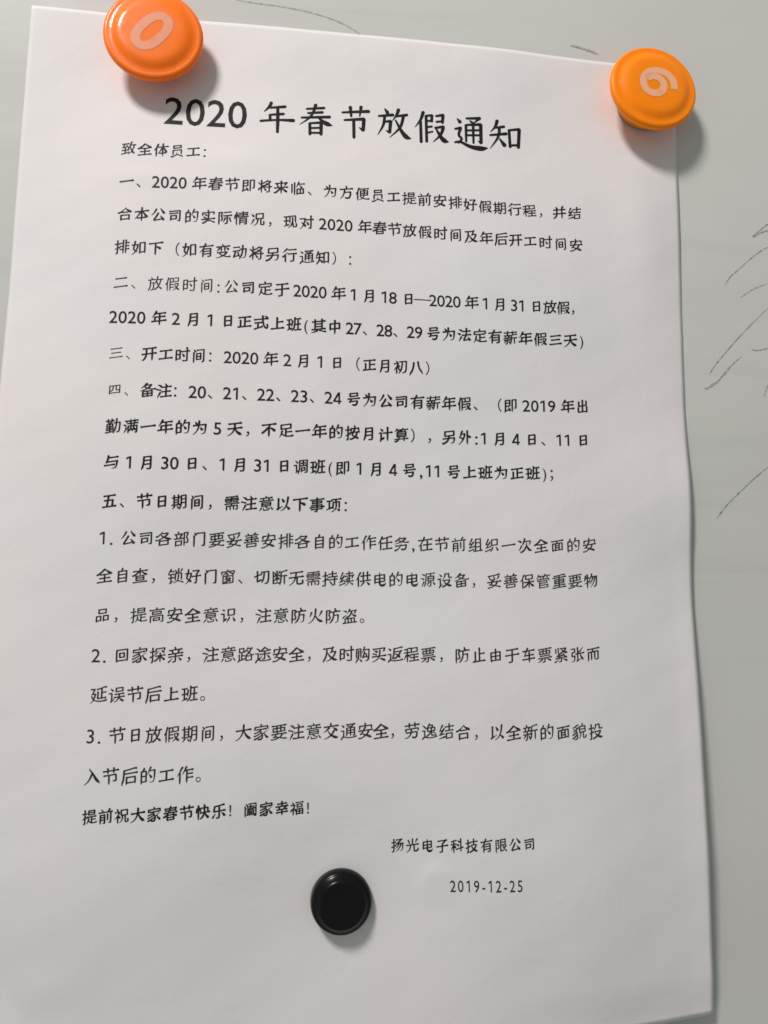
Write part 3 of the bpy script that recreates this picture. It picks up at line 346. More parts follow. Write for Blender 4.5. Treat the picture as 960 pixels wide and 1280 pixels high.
[[0,0,51,69,53,68,57,68,80,56],[0,1,45,62,44,60,40,58,37,51],[0,0,37,69,18,59,10,56],[0,1,43,85,45,77],[1,1,73,10,18,10],[1,3,73,10,72,50],[3,3,72,50,18,50],[3,1,18,50,18,10],[0,3,80,67,79,69,79,76],[3,3,79,76,10,76],[3,0,10,76,9,66],[0,0,33,31,38,31,63,18],[0,3,27,16,34,18,45,23,56,32,57,34,58,38],[3,1,58,38,57,38,36,39],[0,0,38,45,37,44,36,40,27,32]],
[[0,1,33,67,27,69],[0,1,39,69,45,69],[0,1,6,8,8,8,12,7,21,10,27,16,29,20,30,21],[1,1,45,69,45,64],[1,1,72,54,72,44],[1,1,72,54,19,54],[1,1,31,33,31,23,30,21],[1,3,19,54,20,63],[3,1,20,63,26,64],[1,1,19,54,19,44],[1,1,72,44,19,44],[0,1,54,84,53,80,45,69],[1,1,66,64,26,64],[0,1,83,77,54,77,52,78],[0,0,19,85,16,78,6,67],[0,1,61,6,61,33],[0,0,84,21,6,21],[1,1,25,76,26,64],[0,1,42,77,18,77,17,78],[1,3,72,44,72,36,71,35],[3,3,71,35,70,34,20,35],[3,1,20,35,19,36,19,44],[1,3,72,54,72,62],[3,1,72,62,67,66,67,69,64,76]],
[[0,1,44,67,45,59],[0,1,45,67,46,69,49,70,52,76,54,77],[0,1,70,65,67,71,66,76],[0,1,56,85,54,77],[0,1,30,66,27,76],[1,3,22,23,72,23],[3,1,72,23,72,9],[1,1,22,9,72,9],[1,3,22,35,67,35],[3,3,67,35,67,47],[3,3,67,47,23,47],[3,1,23,47,22,9],[0,0,18,85,15,78,10,69,9,67,5,66,4,64],[0,1,84,76,54,77],[0,1,43,76,16,77],[0,3,12,47,12,58],[3,3,12,58,78,58],[3,0,78,58,79,48]],
[[0,0,28,52,28,84],[0,0,13,80,13,55],[0,3,33,6,40,7,45,8],[3,1,45,8,46,14,46,27],[0,0,6,8,8,9,12,8,27,18,31,19,33,20],[0,0,83,7,81,8,77,8,64,17,57,19],[1,1,38,53,37,54,38,53],[1,1,38,38,36,40,30,40,28,41],[0,1,63,45,61,44,57,45,48,40,41,39,36,35,30,32,28,28],[0,0,80,23,68,34,65,36,62,36,60,38],[0,1,85,54,83,54,78,53,64,59,55,65,52,69,48,74,47,80],[1,0,70,30,67,29,37,27,24,28,12,26],[0,3,19,38,24,40,41,54,52,58,64,64,73,74,74,79],[3,0,74,79,40,80]],
[[0,1,37,38,30,36,19,33,13,33],[0,0,6,13,35,20],[1,1,46,32,75,32],[1,1,75,56,46,56],[1,1,24,54,10,54],[0,0,6,28,8,31,11,33,34,64],[1,3,46,9,46,78],[3,3,46,78,75,78],[3,1,75,78,75,9],[0,0,85,8,35,8],[0,0,25,84,20,73,5,48]],
[[0,1,23,83,17,69,11,59,9,53],[0,0,81,6,79,12,70,30],[0,0,36,20,5,12],[0,1,37,39,31,36,13,33],[0,0,33,6,35,8,38,8,41,12,50,30],[1,1,22,52,21,53,9,53],[1,1,22,52,20,51,22,52],[3,3,43,76,77,76],[3,3,77,76,76,44],[3,3,76,44,43,44],[3,3,43,44,43,76],[0,0,5,27,7,30,10,32,13,35,33,64]],
[[0,0,37,20,34,20,32,18,8,13,5,11,3,10],[1,1,9,54,21,54,23,54],[1,3,77,10,77,35],[3,3,77,35,45,35],[3,1,45,35,44,10],[1,1,77,10,44,10],[0,0,23,83,18,74,5,50],[0,0,38,71,84,71],[0,1,61,85,61,51],[0,1,32,64,21,48,14,39,12,34],[0,1,6,32,33,36],[0,0,82,50,39,50]],
[[0,0,79,10,64,22],[0,0,55,45,45,53],[0,0,5,13,28,21,32,20,34,21],[0,0,38,45,49,37],[0,1,76,47,79,61],[1,1,9,53,22,54],[0,0,79,75,40,75],[0,1,59,85,59,61],[0,0,5,47,18,73,23,84],[0,0,35,30,83,30],[0,0,61,54,61,35,57,24,53,19,47,13,35,7],[0,1,31,65,14,40,13,34],[0,0,5,31,31,38],[0,0,36,61,77,61,85,62]],
[[0,1,33,7,33,59],[0,1,55,8,55,59],[1,1,44,78,41,65,40,59],[0,0,6,78,84,78],[0,3,64,6,74,7,76,9],[3,3,76,9,77,14,77,58],[3,3,77,58,13,58],[3,0,13,58,12,4]],
[[0,1,45,85,42,77,41,71],[1,1,73,12,18,12],[1,1,18,51,73,51],[1,1,18,31,73,31],[0,3,18,5,18,70],[3,3,18,70,73,70],[3,0,73,70,73,5]],
[[0,1,45,39,44,47,45,50,44,51],[1,1,51,55,48,54,46,50,44,51],[1,1,36,57,11,55],[0,1,84,8,77,11,67,22,59,37,54,54,51,55],[0,1,43,7,57,17,61,22,67,31,73,47,76,66],[0,0,5,77,44,77],[0,1,61,86,60,84,57,82,55,70,52,63,51,55],[0,0,4,12,42,18,44,21,46,21],[0,1,84,66,54,67],[0,0,42,36,6,36],[0,1,24,48,24,16],[0,1,31,68,39,54,44,51],[0,1,6,50,18,71,20,77]],
[[0,1,36,5,36,51],[0,0,60,60,60,85],[0,3,9,51,72,51],[3,3,72,51,73,26,72,21],[3,0,72,21,67,19,55,19],[0,0,6,73,84,73],[0,0,29,60,29,85]],
[[0,1,71,5,71,42],[0,1,40,55,35,53],[0,0,41,14,35,25],[0,0,8,13,16,25],[0,1,29,85,29,77],[0,1,15,56,17,48,17,43],[0,3,44,2,45,4,45,9,49,15,52,26,53,59],[3,0,53,59,76,64,85,63],[0,1,85,42,53,42],[0,0,84,77,6,77],[0,0,59,85,59,69],[0,0,6,59,44,59],[1,1,34,59,34,50,32,43],[0,0,44,31,6,31],[0,3,18,6,19,7,24,8],[3,1,24,8,26,14,26,43],[1,1,29,77,29,71,26,67,24,64,25,59],[0,0,45,43,5,43]],
[[0,0,82,78,39,78],[0,0,30,85,28,83,25,82,19,76,5,64],[0,1,20,4,20,45,19,47],[0,3,52,7,62,7,67,9],[3,1,67,9,69,12,69,53],[0,0,5,37,19,49,31,65],[0,0,36,53,85,53]],
[[0,1,4,9,11,7,20,8,39,12,42,15],[1,1,29,34,25,22],[1,1,64,34,62,28,54,20,52,16],[0,0,84,35,6,35],[1,1,34,79,34,52,37,46,35,35],[0,0,82,79,7,79],[1,1,55,79,55,48],[1,3,55,48,76,49],[3,3,76,49,76,66],[3,3,76,66,14,66],[3,3,14,66,14,48],[3,1,14,48,55,48],[0,0,84,8,76,7,51,15,45,16,39,18,26,21,21,21,15,20]],
[[0,0,28,69,16,81],[0,1,37,24,28,17,22,16],[0,0,34,53,85,53],[0,0,59,5,59,85],[0,3,16,4,18,10,20,13,21,20,21,55],[3,0,21,55,5,55]],
[[0,0,26,69,14,82],[0,3,33,52,41,57,45,64,47,69,47,80],[3,3,47,80,69,80],[3,3,69,80,69,65,71,57],[3,0,71,57,73,56,85,56],[0,3,5,55,19,55],[3,1,19,55,20,16],[0,1,33,6,48,12,62,21,68,27,73,35,75,43],[0,1,88,9,85,9,80,7,75,9,67,13,57,19,51,24,45,32,42,39,42,43],[0,1,35,43,75,43],[0,0,14,6,19,13,26,17,34,25]],
[[0,0,36,5,44,18,48,27,50,29,51,31],[0,0,81,5,78,14,70,30],[0,3,5,55,20,55],[3,1,20,55,21,17],[0,0,11,81,20,74],[3,3,43,76,77,76],[3,3,77,76,76,44],[3,3,76,44,43,44],[3,3,43,44,43,76],[0,0,34,25,28,20,20,15,14,9]],
[[0,0,24,68,12,81],[0,1,85,7,83,8,80,8,75,10,69,15,67,17,58,29],[0,3,5,55,19,55],[3,1,19,55,20,15],[3,3,42,79,41,61],[3,3,41,61,76,61],[3,3,76,61,76,79],[3,3,76,79,42,79],[0,0,15,10,17,11,19,14,31,20,32,24,34,25],[0,0,85,31,33,31],[0,1,32,7,36,8,44,11,51,17,58,31,59,47],[0,0,36,47,82,47]],
[[0,0,24,69,12,82],[0,1,15,9,20,17],[0,3,5,55,19,55],[3,1,19,55,20,17],[1,1,20,17,25,18,28,20,31,20],[0,3,68,7,78,8],[3,3,78,8,80,15,80,79],[3,3,80,79,37,79],[3,0,37,79,37,35,35,22,29,8,30,5,29,3],[0,0,70,63,46,63],[0,1,58,73,58,49],[0,3,48,14,49,36],[3,3,49,36,67,37],[3,3,67,37,67,21],[3,1,67,21,48,21],[0,0,44,49,73,49]],
[[0,1,4,33,6,34,9,34,27,45],[0,1,63,86,61,78,60,73],[0,3,84,19,83,12,81,9],[3,3,81,9,77,8,69,9],[3,1,69,9,68,12,68,41],[0,1,10,67,16,55],[0,1,38,7,47,13,51,22,52,28,54,41],[0,1,3,16,5,17,7,16,10,17,20,24,28,30,32,31],[0,0,36,83,34,82,30,82,23,78,8,73,5,74,2,73],[0,1,23,72,28,62],[1,1,45,57,79,57],[0,1,13,9,15,9,19,7,26,7,30,10,32,15,33,26,31,38,24,56],[1,3,54,41,45,42],[3,3,45,42,45,72],[3,3,45,72,78,72],[3,3,78,72,79,42],[3,1,79,42,54,41],[0,0,38,68,21,55,10,50,3,50]],
[[0,0,37,8,26,22],[0,0,5,3,7,5,7,8,16,17,21,30,22,43,22,67],[0,3,34,27,34,77],[3,3,34,77,10,77],[3,0,10,77,10,27],[0,3,61,7,73,8,76,12,78,21,79,34,80,69],[3,1,80,69,50,69],[1,1,47,28,67,31],[0,0,55,57,50,39,43,23],[0,0,70,24,63,46],[0,0,41,55,51,72,54,84]],
[[0,1,78,34,45,34],[1,3,45,54,73,55],[3,3,73,55,73,79],[3,3,73,79,18,78],[3,3,18,78,18,55],[3,1,18,55,45,54],[0,0,9,8,15,16,18,22,21,31,24,43],[1,1,45,54,45,12],[0,1,86,10,84,10,80,8,63,8,49,9,35,15,25,25,21,27]],
[[0,1,88,38,78,37],[0,1,10,45,11,14],[1,1,77,10,48,10],[1,1,48,10,48,32,47,35],[1,1,24,39,34,39,40,36,43,36,52,33,77,33],[1,1,47,35,47,37,48,39,60,48,68,59,74,69,75,73],[1,1,50,67,52,65,58,57,65,49,77,39,78,37],[1,1,24,57,24,17],[1,3,34,58,11,58],[3,3,11,58,11,79],[3,3,11,79,34,79],[3,1,34,79,34,58],[1,1,77,10,77,29,78,37],[1,0,34,58,42,59,50,70,56,83,59,84,59,86],[0,0,3,8,5,9,7,12,36,19,38,21,40,22],[0,1,81,75,54,75]],
[[0,1,76,44,19,45],[0,0,49,5,49,60],[0,0,6,24,83,24],[0,0,82,70,8,70],[0,0,38,85,34,75,14,39]],
[[0,0,7,81,9,79,12,79,21,68],[0,1,81,62,75,59],[0,1,6,8,12,15,19,18],[0,3,5,50,19,49],[3,1,19,49,19,18],[0,1,86,12,83,12,80,10,47,9,33,11,19,18],[1,1,75,59,38,60],[0,3,28,23,34,34,37,47,38,77],[3,0,38,77,66,79,74,81,84,80],[0,0,75,24,49,47,46,47,44,49],[0,1,37,23,39,24,43,22,45,23,53,28,60,33,70,46,74,54,75,59]],
[[0,0,26,21,27,23,30,23,32,25,41,38],[0,1,6,4,8,5,8,9,10,11,14,15,19,18],[0,3,5,52,19,51],[3,1,19,51,19,18],[0,0,8,80,10,79,12,79,24,70],[0,1,88,13,78,8,47,8,33,10,24,16,19,18],[0,0,68,38,74,32,79,24,83,23,84,21],[1,1,37,66,48,75,53,80,55,81],[1,1,75,66,55,81],[0,0,29,46,83,46],[0,3,44,18,46,19,50,18,54,19],[3,1,54,19,55,23,55,60],[0,0,86,64,81,63,78,64,75,64,69,61,42,61,40,62,34,64,30,62,25,62]],
[[0,3,5,50,19,49],[3,1,19,49,19,19],[0,0,23,67,8,80],[0,3,41,72,43,71,46,72,60,67],[3,1,60,67,60,63],[0,1,88,13,82,10,79,9,45,9,33,11,19,19],[0,1,6,5,7,7,9,11,15,16,19,19],[1,1,60,63,62,69,71,75,73,79],[1,1,79,35,36,35],[1,1,79,48,36,48],[1,0,60,63,57,60,57,19],[0,3,36,19,36,61],[3,3,36,61,64,62,79,61],[3,3,79,61,79,24,78,21],[3,0,78,21,68,19],[0,0,33,80,81,80]],
[[0,0,8,81,21,68],[0,3,6,51,19,51],[3,1,19,51,19,18],[0,1,6,8,15,16,19,18],[0,1,87,13,79,10,47,9,36,11,19,18],[0,0,74,33,67,40],[0,1,30,20,40,25,45,29,48,32,53,41,55,43],[0,3,25,61,39,63,76,62],[3,3,76,62,76,46],[3,3,76,46,58,45,36,45],[3,1,36,45,36,61,35,63],[1,3,44,77,46,76,64,76],[3,3,64,76,63,71,57,59,55,50,56,46,59,39,59,25,59,22],[3,3,59,22,61,21,65,20,80,21],[3,0,80,21,83,26,85,28],[0,1,47,84,44,79,36,68,35,63]],
[[0,3,62,23,65,23,70,20,75,20,78,21,80,26,80,34,79,39,72,49,71,52,79,73,79,78],[3,3,79,78,59,78],[3,0,59,78,59,4],[0,1,16,67,20,56,18,52,18,48],[0,1,46,69,45,67,41,65,36,49],[0,1,25,85,28,78,29,73],[1,1,13,11,44,11],[0,3,13,5,13,34],[3,3,13,34,44,34],[3,1,44,34,44,11],[0,0,8,73,48,73],[0,0,50,48,5,48]],
[[0,0,84,68,6,68],[0,0,5,9,84,9],[1,1,73,45,17,45],[0,0,78,80,69,83,40,79,14,78],[1,3,73,45,72,56],[3,3,72,56,18,56],[3,1,18,56,17,45],[0,0,12,22,78,22],[1,1,44,79,44,10],[1,3,73,45,72,34],[3,3,72,34,18,34],[3,1,18,34,17,45]],
[[0,0,69,65,70,67,72,68,80,81],[0,0,61,50,60,33,58,23,51,14,39,8,36,8,34,7],[0,1,61,86,61,59],[0,0,60,17,62,16,66,16,81,8,84,8,86,7],[0,0,42,82,50,67],[0,1,36,73,15,73],[1,1,21,57,21,13],[0,0,7,38,36,38],[0,0,15,7,17,8,20,11,29,15,36,20],[0,3,77,21,77,59],[3,3,77,59,44,59],[3,0,44,59,44,21],[0,0,35,57,10,57],[0,0,21,86,20,83,18,82,15,75,7,64,6,59,5,57]],
[[0,3,32,80,78,79],[3,3,78,79,78,15,77,8],[3,0,77,8,67,7,59,8],[0,0,12,5,12,67],[0,0,27,69,14,85]],
[[0,0,22,71,15,80,10,84],[0,0,12,65,12,5],[0,3,68,5,70,7,77,8],[3,3,77,8,78,13,78,78],[3,0,78,78,32,78],[1,1,59,40,31,40],[1,3,31,40,31,57],[3,3,31,57,58,58],[3,3,58,58,58,23],[3,3,58,23,31,23],[3,1,31,23,31,40]],
[[0,0,14,84,25,71],[0,0,11,5,11,67],[0,3,33,80,78,80],[3,3,78,80,78,15,77,8],[3,0,77,8,63,6],[0,1,66,38,62,42,59,43],[1,1,50,16,50,33],[1,1,31,42,33,45,38,48,40,52,42,53],[1,1,58,53,57,48,59,43],[1,1,39,33,39,16],[0,0,65,64,25,64],[0,1,45,71,45,54,42,53],[0,1,24,41,59,43],[0,0,21,53,69,53],[1,3,27,16,27,32],[3,3,27,32,62,32],[3,1,62,32,62,16],[0,0,69,16,21,16]],
[[0,1,66,72,60,75],[0,3,57,7,70,7,73,9,75,16,75,24,76,48],[3,1,76,48,50,48],[0,3,10,5,11,79],[3,1,11,79,28,79,30,78],[0,1,15,28,18,29,21,26,25,26,28,27,30,31,31,38,29,44,23,55,29,74,30,78],[0,1,28,6,40,17,47,31,49,39,51,68],[0,0,85,68,34,68],[0,1,58,85,58,82,60,77,59,68]],
[[0,0,36,14,43,29,46,37,48,39,49,42],[0,0,42,76,80,76],[0,3,11,4,11,79],[3,1,11,79,29,79,30,78],[0,1,21,26,23,28,28,29,31,32,30,43,29,47,24,57,30,74,30,78],[0,0,82,14,73,40],[0,3,48,6,51,7,56,7,59,9],[3,1,59,9,60,12,60,55],[0,0,38,55,85,55]],
[[0,3,11,5,11,79],[3,3,11,79,28,80,30,79],[3,0,30,79,29,73,24,57,30,45,31,40,31,35,29,30,28,29,23,28,20,30,18,29],[0,1,61,13,43,10],[0,1,82,37,66,26],[0,1,83,3,81,9],[1,1,76,63,43,63],[1,1,81,9,72,16,64,27,59,38,58,46],[1,3,43,10,43,79],[3,3,43,79,76,79],[3,3,76,79,76,46],[3,1,76,46,43,46]],
[[0,0,36,60,17,60],[0,0,74,50,53,50],[0,0,53,60,72,60],[0,0,15,50,36,50],[0,1,55,5,55,28],[0,1,36,5,36,28],[1,1,44,40,42,28],[0,0,6,40,84,40],[0,3,67,5,69,6,74,7],[3,3,74,7,76,10,75,28],[3,3,75,28,16,28],[3,0,16,28,16,5],[0,3,10,56,10,69],[3,3,10,69,79,69],[3,0,79,69,80,56],[0,1,44,47,44,80],[0,0,77,80,12,80]],
[[1,1,57,43,32,43],[1,1,57,28,32,28],[1,1,41,59,43,77],[1,1,57,11,57,59],[1,1,32,11,32,59],[0,0,84,77,6,77],[1,1,12,11,77,11],[0,3,77,5,77,59],[3,3,77,59,13,59],[3,0,13,59,12,5]],
[[0,0,29,8,31,9,35,8,49,15,56,24,57,28,59,36,59,55],[0,0,81,9,64,21],[1,1,19,72,19,30],[1,1,59,79,55,64],[0,0,32,73,5,73],[0,0,85,79,35,79],[0,0,33,33,7,25,6,24,5,21,2,21],[0,3,40,25,41,63],[3,3,41,63,76,63],[3,0,76,63,76,25]],
[[0,3,12,5,12,40],[3,3,12,40,77,40],[3,3,77,40,78,11,76,7],[3,0,76,7,66,6],[0,1,44,84,45,74],[1,3,28,16,29,29],[3,3,29,29,60,29],[3,3,60,29,60,16],[3,1,60,16,28,16],[3,3,22,63,67,63],[3,3,67,63,68,62,68,51],[3,3,68,51,22,51],[3,3,22,51,22,63],[0,0,83,74,6,74]]]
HAN=sorted({c for l in LINES for c in l if 0x4e00<=ord(c)<0xa000})
GLYPH=dict(zip(HAN,STROKES))
# brush profile for one stroke: centreline points (em units) -> list of (x,y,halfwidth)
def brush(pts,c0,c1,w):
    # orient
    (x0,y0),(x1,y1)=pts[0],pts[-1]
    dx,dy=x1-x0,y1-y0;L=math.hypot(dx,dy)
    a=math.degrees(math.atan2(dy,dx))
    if a>50 or a<-155 or a>165 or (a>50):   # going up or left: reverse, unless it is a rising hook
        hook=(not c1&1) and (c0&1) and L<.2 and (a>50 or abs(a)>150)
        if not (hook) and (a>50 or abs(a)>165):
            pts=pts[::-1];c0,c1=c1,c0;dx,dy=-dx,-dy;a=math.degrees(math.atan2(dy,dx))
    # length
    s=[0]
    for i in range(len(pts)-1):s.append(s[-1]+math.hypot(pts[i+1][0]-pts[i][0],pts[i+1][1]-pts[i][1]))
    T=s[-1]
    n=max(4,min(12,int(T/.05)+2))
    def at(q):
        q=min(max(q,0),T)
        for i in range(len(s)-1):
            if q<=s[i+1] or i==len(s)-2:
                f=(q-s[i])/max(s[i+1]-s[i],1e-9);return (pts[i][0]+f*(pts[i+1][0]-pts[i][0]),pts[i][1]+f*(pts[i+1][1]-pts[i][1]))
    P=[at(T*i/(n-1)) for i in range(n)]
    for _ in range(1):
        P=[P[0]]+[((P[i-1][0]+2*P[i][0]+P[i+1][0])/4,(P[i-1][1]+2*P[i][1]+P[i+1][1])/4) for i in range(1,n-1)]+[P[-1]]
    f0,f1=not(c0&1),not(c1&1)
    out=[]
    for i,(x,y) in enumerate(P):
        t=i/(n-1)
        if abs(a)<22:      # heng
            k=.78+(.22*(1-t*5) if t<.2 else 0)+(.42*((t-.8)/.2) if t>.8 and f1 else 0)
        elif -112<a<-68:     # shu
            k=1.05+(.18*(1-t*6) if t<.17 and f0 else 0)
            if f1 and T>.25:k*=1-.45*max(0,(t-.8)/.2)
            if T<.2 and f0 and f1:k=.6+.7*t
        elif a<=-112 or a>165:      # pie (down-left)
            k=1.15-(.85*t**1.3 if f1 else .15*t)
        elif -68<=a<=-22:    # na / dot
            if f1 and T>.22:k=.6+1.1*min(t/.8,1)-(1.5*(t-.8)/.2 if t>.8 else 0);k=max(k,.2)
            elif f1:k=.45+.95*t
            else:k=.9
        else:       # rising
            k=1.1-(.85*t if f1 else 0)
        out.append((x,y,k*w/2))
    return out
# ---------------------------------------------------------------- the board
bv_=[];X0,X1,Z0,Z1,T=-.75,.85,.95,2.1,.016
me=bpy.data.meshes.new('board')
import bmesh
bm=bmesh.new(); bmesh.ops.create_cube(bm,size=1,matrix=Matrix.Translation(((X0+X1)/2,T/2,(Z0+Z1)/2))@Matrix.Diagonal((X1-X0,T,Z1-Z0,1)))
bmesh.ops.bevel(bm,geom=bm.edges[:],offset=.002,segments=2,affect='EDGES'); bm.to_mesh(me); bm.free()
board=link('board',me,None,BOARD,False); board['kind']='structure'
board['label']='pale grey painted steel board behind the paper notice, with faint smears and scribbled pencil lines'
def ribbon(pts,wid,h,name,parent,m,taper=True):
    # smooth the polyline, then lay a thin strip of varying width on the board
    P=[]
    n=len(pts)
    for i in range(n-1):
        p0,p1,p2,p3=pts[max(i-1,0)],pts[i],pts[i+1],pts[min(i+2,n-1)]
        for s in range(8):
            t=s/8; P.append(tuple(.5*((2*p1[k])+(-p0[k]+p2[k])*t+(2*p0[k]-5*p1[k]+4*p2[k]-p3[k])*t*t+(-p0[k]+3*p1[k]-3*p2[k]+p3[k])*t**3) for k in (0,1)))
    P.append(pts[-1]); V=[];F=[]
    for i,p in enumerate(P):
        a=P[max(i-1,0)];c=P[min(i+1,len(P)-1)];dx,dy=c[0]-a[0],c[1]-a[1];l=math.hypot(dx,dy) or 1
        t=i/(len(P)-1); w=wid*(.55+.45*math.sin(i*1.7+len(P)))*.5+wid*.25
        if taper: w*=min(1,t*7+.25)*min(1,(1-t)*5+.2)
        V+=[W3(p[0]-dy/l*w,p[1]+dx/l*w,h),W3(p[0]+dy/l*w,p[1]-dx/l*w,h)]
        if i: F.append((2*i-2,2*i-1,2*i+1,2*i))
    return link(name,mesh(name,V,F),parent,m)
MK=[(.42,0),(.5,0),(.36,0),(.3,1),(.34,0),(.45,0),(.34,0),(.4,1),(.36,0),(.42,1),(.8,1)]
for i,(pts,(w,k)) in enumerate(zip(MARKS,MK)):
    ribbon(pts,w,.02+.004*i,'pencil_mark',board,FAINT if k else LEAD)
ribbon([(216.5,112.6),(217.9,112.4),(219.2,111.1)],.3,.07,'pencil_mark',board,FAINT)
ribbon([(217.0,113.2),(221.3,110.2),(226.9,104.0),(229.8,101.6)],.3,.074,'pencil_mark',board,FAINT)

# ---------------------------------------------------------------- the sheet of paper
def basis(x,y):
    a,b=(x-105)/105,(y-148)/148
    return [a**i*b**j for i in range(5) for j in range(5-i)]
def warp(x,y):
    B=basis(x,y)
    return x+sum(p*q for p,q in zip(CX,B)),y+sum(p*q for p,q in zip(CY,B))
def on_sheet(x,y,off=0.0):
    X,Y=warp(x,y); return W3(X,Y,height(x,y)+off)
NX,NY=168,238
V=[on_sheet(210*i/NX,297*j/NY) for j in range(NY+1) for i in range(NX+1)]
F=[((j+1)*(NX+1)+i,(j+1)*(NX+1)+i+1,j*(NX+1)+i+1,j*(NX+1)+i) for j in range(NY) for i in range(NX)]
notice=empty('paper_notice',W3(105,297,0))
notice['label']='white A4 printed holiday notice held on the grey board by three round magnets'
notice['category']='notice'
bpy.context.view_layer.update()
def under(o,root):
    o.parent=root; o.matrix_parent_inverse=Matrix.Translation(root.location).inverted(); return o
sheet=under(link('sheet',mesh('sheet',V,F),None,PAPER),notice)
md=sheet.modifiers.new('thickness','SOLIDIFY'); md.thickness=.0001; md.offset=-1

# glyph outlines: latin digits and punctuation from the built-in face, characters as brush strokes
fc=bpy.data.curves.new('type','FONT'); fc.resolution_u=3; fo=bpy.data.objects.new('type',fc); COL.objects.link(fo)
cache={}
def outline(ch,bold):
    k=(ch,bold)
    if k not in cache:
        fc.body=ch; fc.offset=bold; bpy.context.view_layer.update()
        if ch=='—':
            cache[k]=([(.0,.335),(1.0,.335),(1.0,.405),(.0,.405)],[(0,1,2),(0,2,3)]); return cache[k]
        if ch=='4':
            e=.042+bold*.8; cache[k]=([(.355-e,0),(.355+e,0),(.355+e,.69),(.355-e,.69),(.02,.165-e),(.48,.165-e),(.48,.165+e),(.02,.165+e),(.02,.165+e*.4),(.02+e*2.2,.165),(.355+e,.69),(.355-e*1.5,.69)],[(0,1,2),(0,2,3),(4,5,6),(4,6,7),(8,9,10),(8,10,11)]); return cache[k]
        if ch=='1':                                # with its flag
            e=bold; cache[k]=([(.235-e,0),(.325+e,0),(.325+e,.69),(.235-e,.69),(.07,.60+e),(.07,.50-e),(.235,.585)],[(0,1,2),(0,2,3),(3,4,5),(3,5,6)]); return cache[k]
        m=bpy.data.meshes.new_from_object(fo); m.calc_loop_triangles()
        cache[k]=([tuple(v.co[:2]) for v in m.vertices],[tuple(t.vertices) for t in m.loop_triangles]); bpy.data.meshes.remove(m)
    return cache[k]
def strokes(ch):
    return [(s[0],s[1],[(s[i]/90,s[i+1]/90-.12) for i in range(2,len(s),2)]) for s in GLYPH[ch]]
NARROW={'日':.70,'月':.80,'工':.92,'自':.78,'司':.9,'员':.88,'四':.84,'回':.84,'品':.9,'号':.88,'五':.9,'门':.86,'止':.86,'上':.9,'口':.8,'中':.84,'出':.84,'由':.84,'合':.96,'正':.92,'一':.96,'二':.94,'三':.92,'查':.95,'盗':.95,'间':.86,'电':.92,'而':.92,'面':.9,'子':.92,'车':.9,'幸':.92}
SHORT={'日':.86,'工':.78,'四':.72,'回':.86,'品':.9,'一':1,'面':.84,'而':.88,'口':.7,'正':.86,'上':.88,'司':.9,'二':.9,'三':.86,'由':.84}
FACE=.93; SLANT=.155
# the seven title characters, drawn stroke by stroke: x, y, width in hundredths of the em
TITLE={
'年':[[33,95,7,28,82,7,14,66,2],[30,78,5,72,84,7],[30,56,5,68,61,6.5],[30,57,6,31,38,6],[4,36,6,50,41,5,96,42,8.5],[51,80,6.5,52,40,7.5,52,2,6]],
'春':[[24,82,5,74,88,6.5],[28,69,5,70,74,6.5],[10,54,5,90,60,7.5],[50,97,8,44,75,6,32,54,5,6,32,1.5],[55,60,4,70,45,8,84,37,11,97,33,2],[34,38,6.5,35,2,6.5],[34,37,5,66,41,6.5],[66,41,8,66,3,7],[37,22,5,62,24,5],[37,7,5,64,8,5]],
'节':[[12,76,5,88,83,8],[35,95,8,38,64,5],[66,97,8,62,66,3],[18,52,5,74,58,8],[74,58,8.5,72,22,7.5],[72,22,8,60,31,1.5],[45,54,7,46,-2,7]],
'放':[[24,96,3,32,84,9],[6,72,5,48,78,7.5],[24,74,6.5,20,45,6,4,12,1.5],[22,55,5,41,58,7],[41,58,8,38,22,7],[38,22,8,27,28,1.5],[64,96,8,58,78,6,46,60,1.5],[56,74,5,88,80,7],[78,77,7,68,40,6,38,6,1.5],[55,62,4,72,28,8,86,10,11,99,6,2]],
'假':[[27,95,8,19,70,6,3,46,1.5],[19,66,6.5,20,0,7],[33,83,5,52,86,6],[52,86,7,51,66,6],[34,67,5,52,69,5],[35,84,6.5,36,2,6.5],[37,48,5,52,51,5],[36,30,5,54,35,4],[63,84,5,84,88,7],[84,88,7.5,82,64,6.5],[64,66,5,83,69,5],[60,47,5,85,52,7],[85,51,7.5,76,26,6,54,2,1.5],[63,45,4,78,18,9,88,8,11,99,5,2]],
'通':[[12,90,3,20,80,9],[5,58,5,22,62,7],[22,62,7,16,40,6,24,28,6,14,14,4],[4,16,5,20,18,6,50,4,9,80,0,12,98,3,3],[38,92,5,78,95,7],[78,95,7,58,78,2],[48,86,3,58,78,7],[37,72,6.5,37,20,5],[38,72,5,80,76,7],[80,76,8,80,18,7.5],[80,18,8,71,24,1.5],[39,55,5,78,58,5],[39,40,5,78,42,5],[58,74,6.5,58,16,5]],
'知':[[26,95,8,20,76,6,6,58,1.5],[20,72,5,46,77,6.5],[4,48,5,52,55,7.5],[32,74,7,28,44,6,4,6,1.5],[32,38,4,46,18,10],[60,68,6.5,62,14,6.5],[60,67,5,90,72,7],[90,72,8,86,14,7.5],[63,19,5.5,87,22,5.5]]}
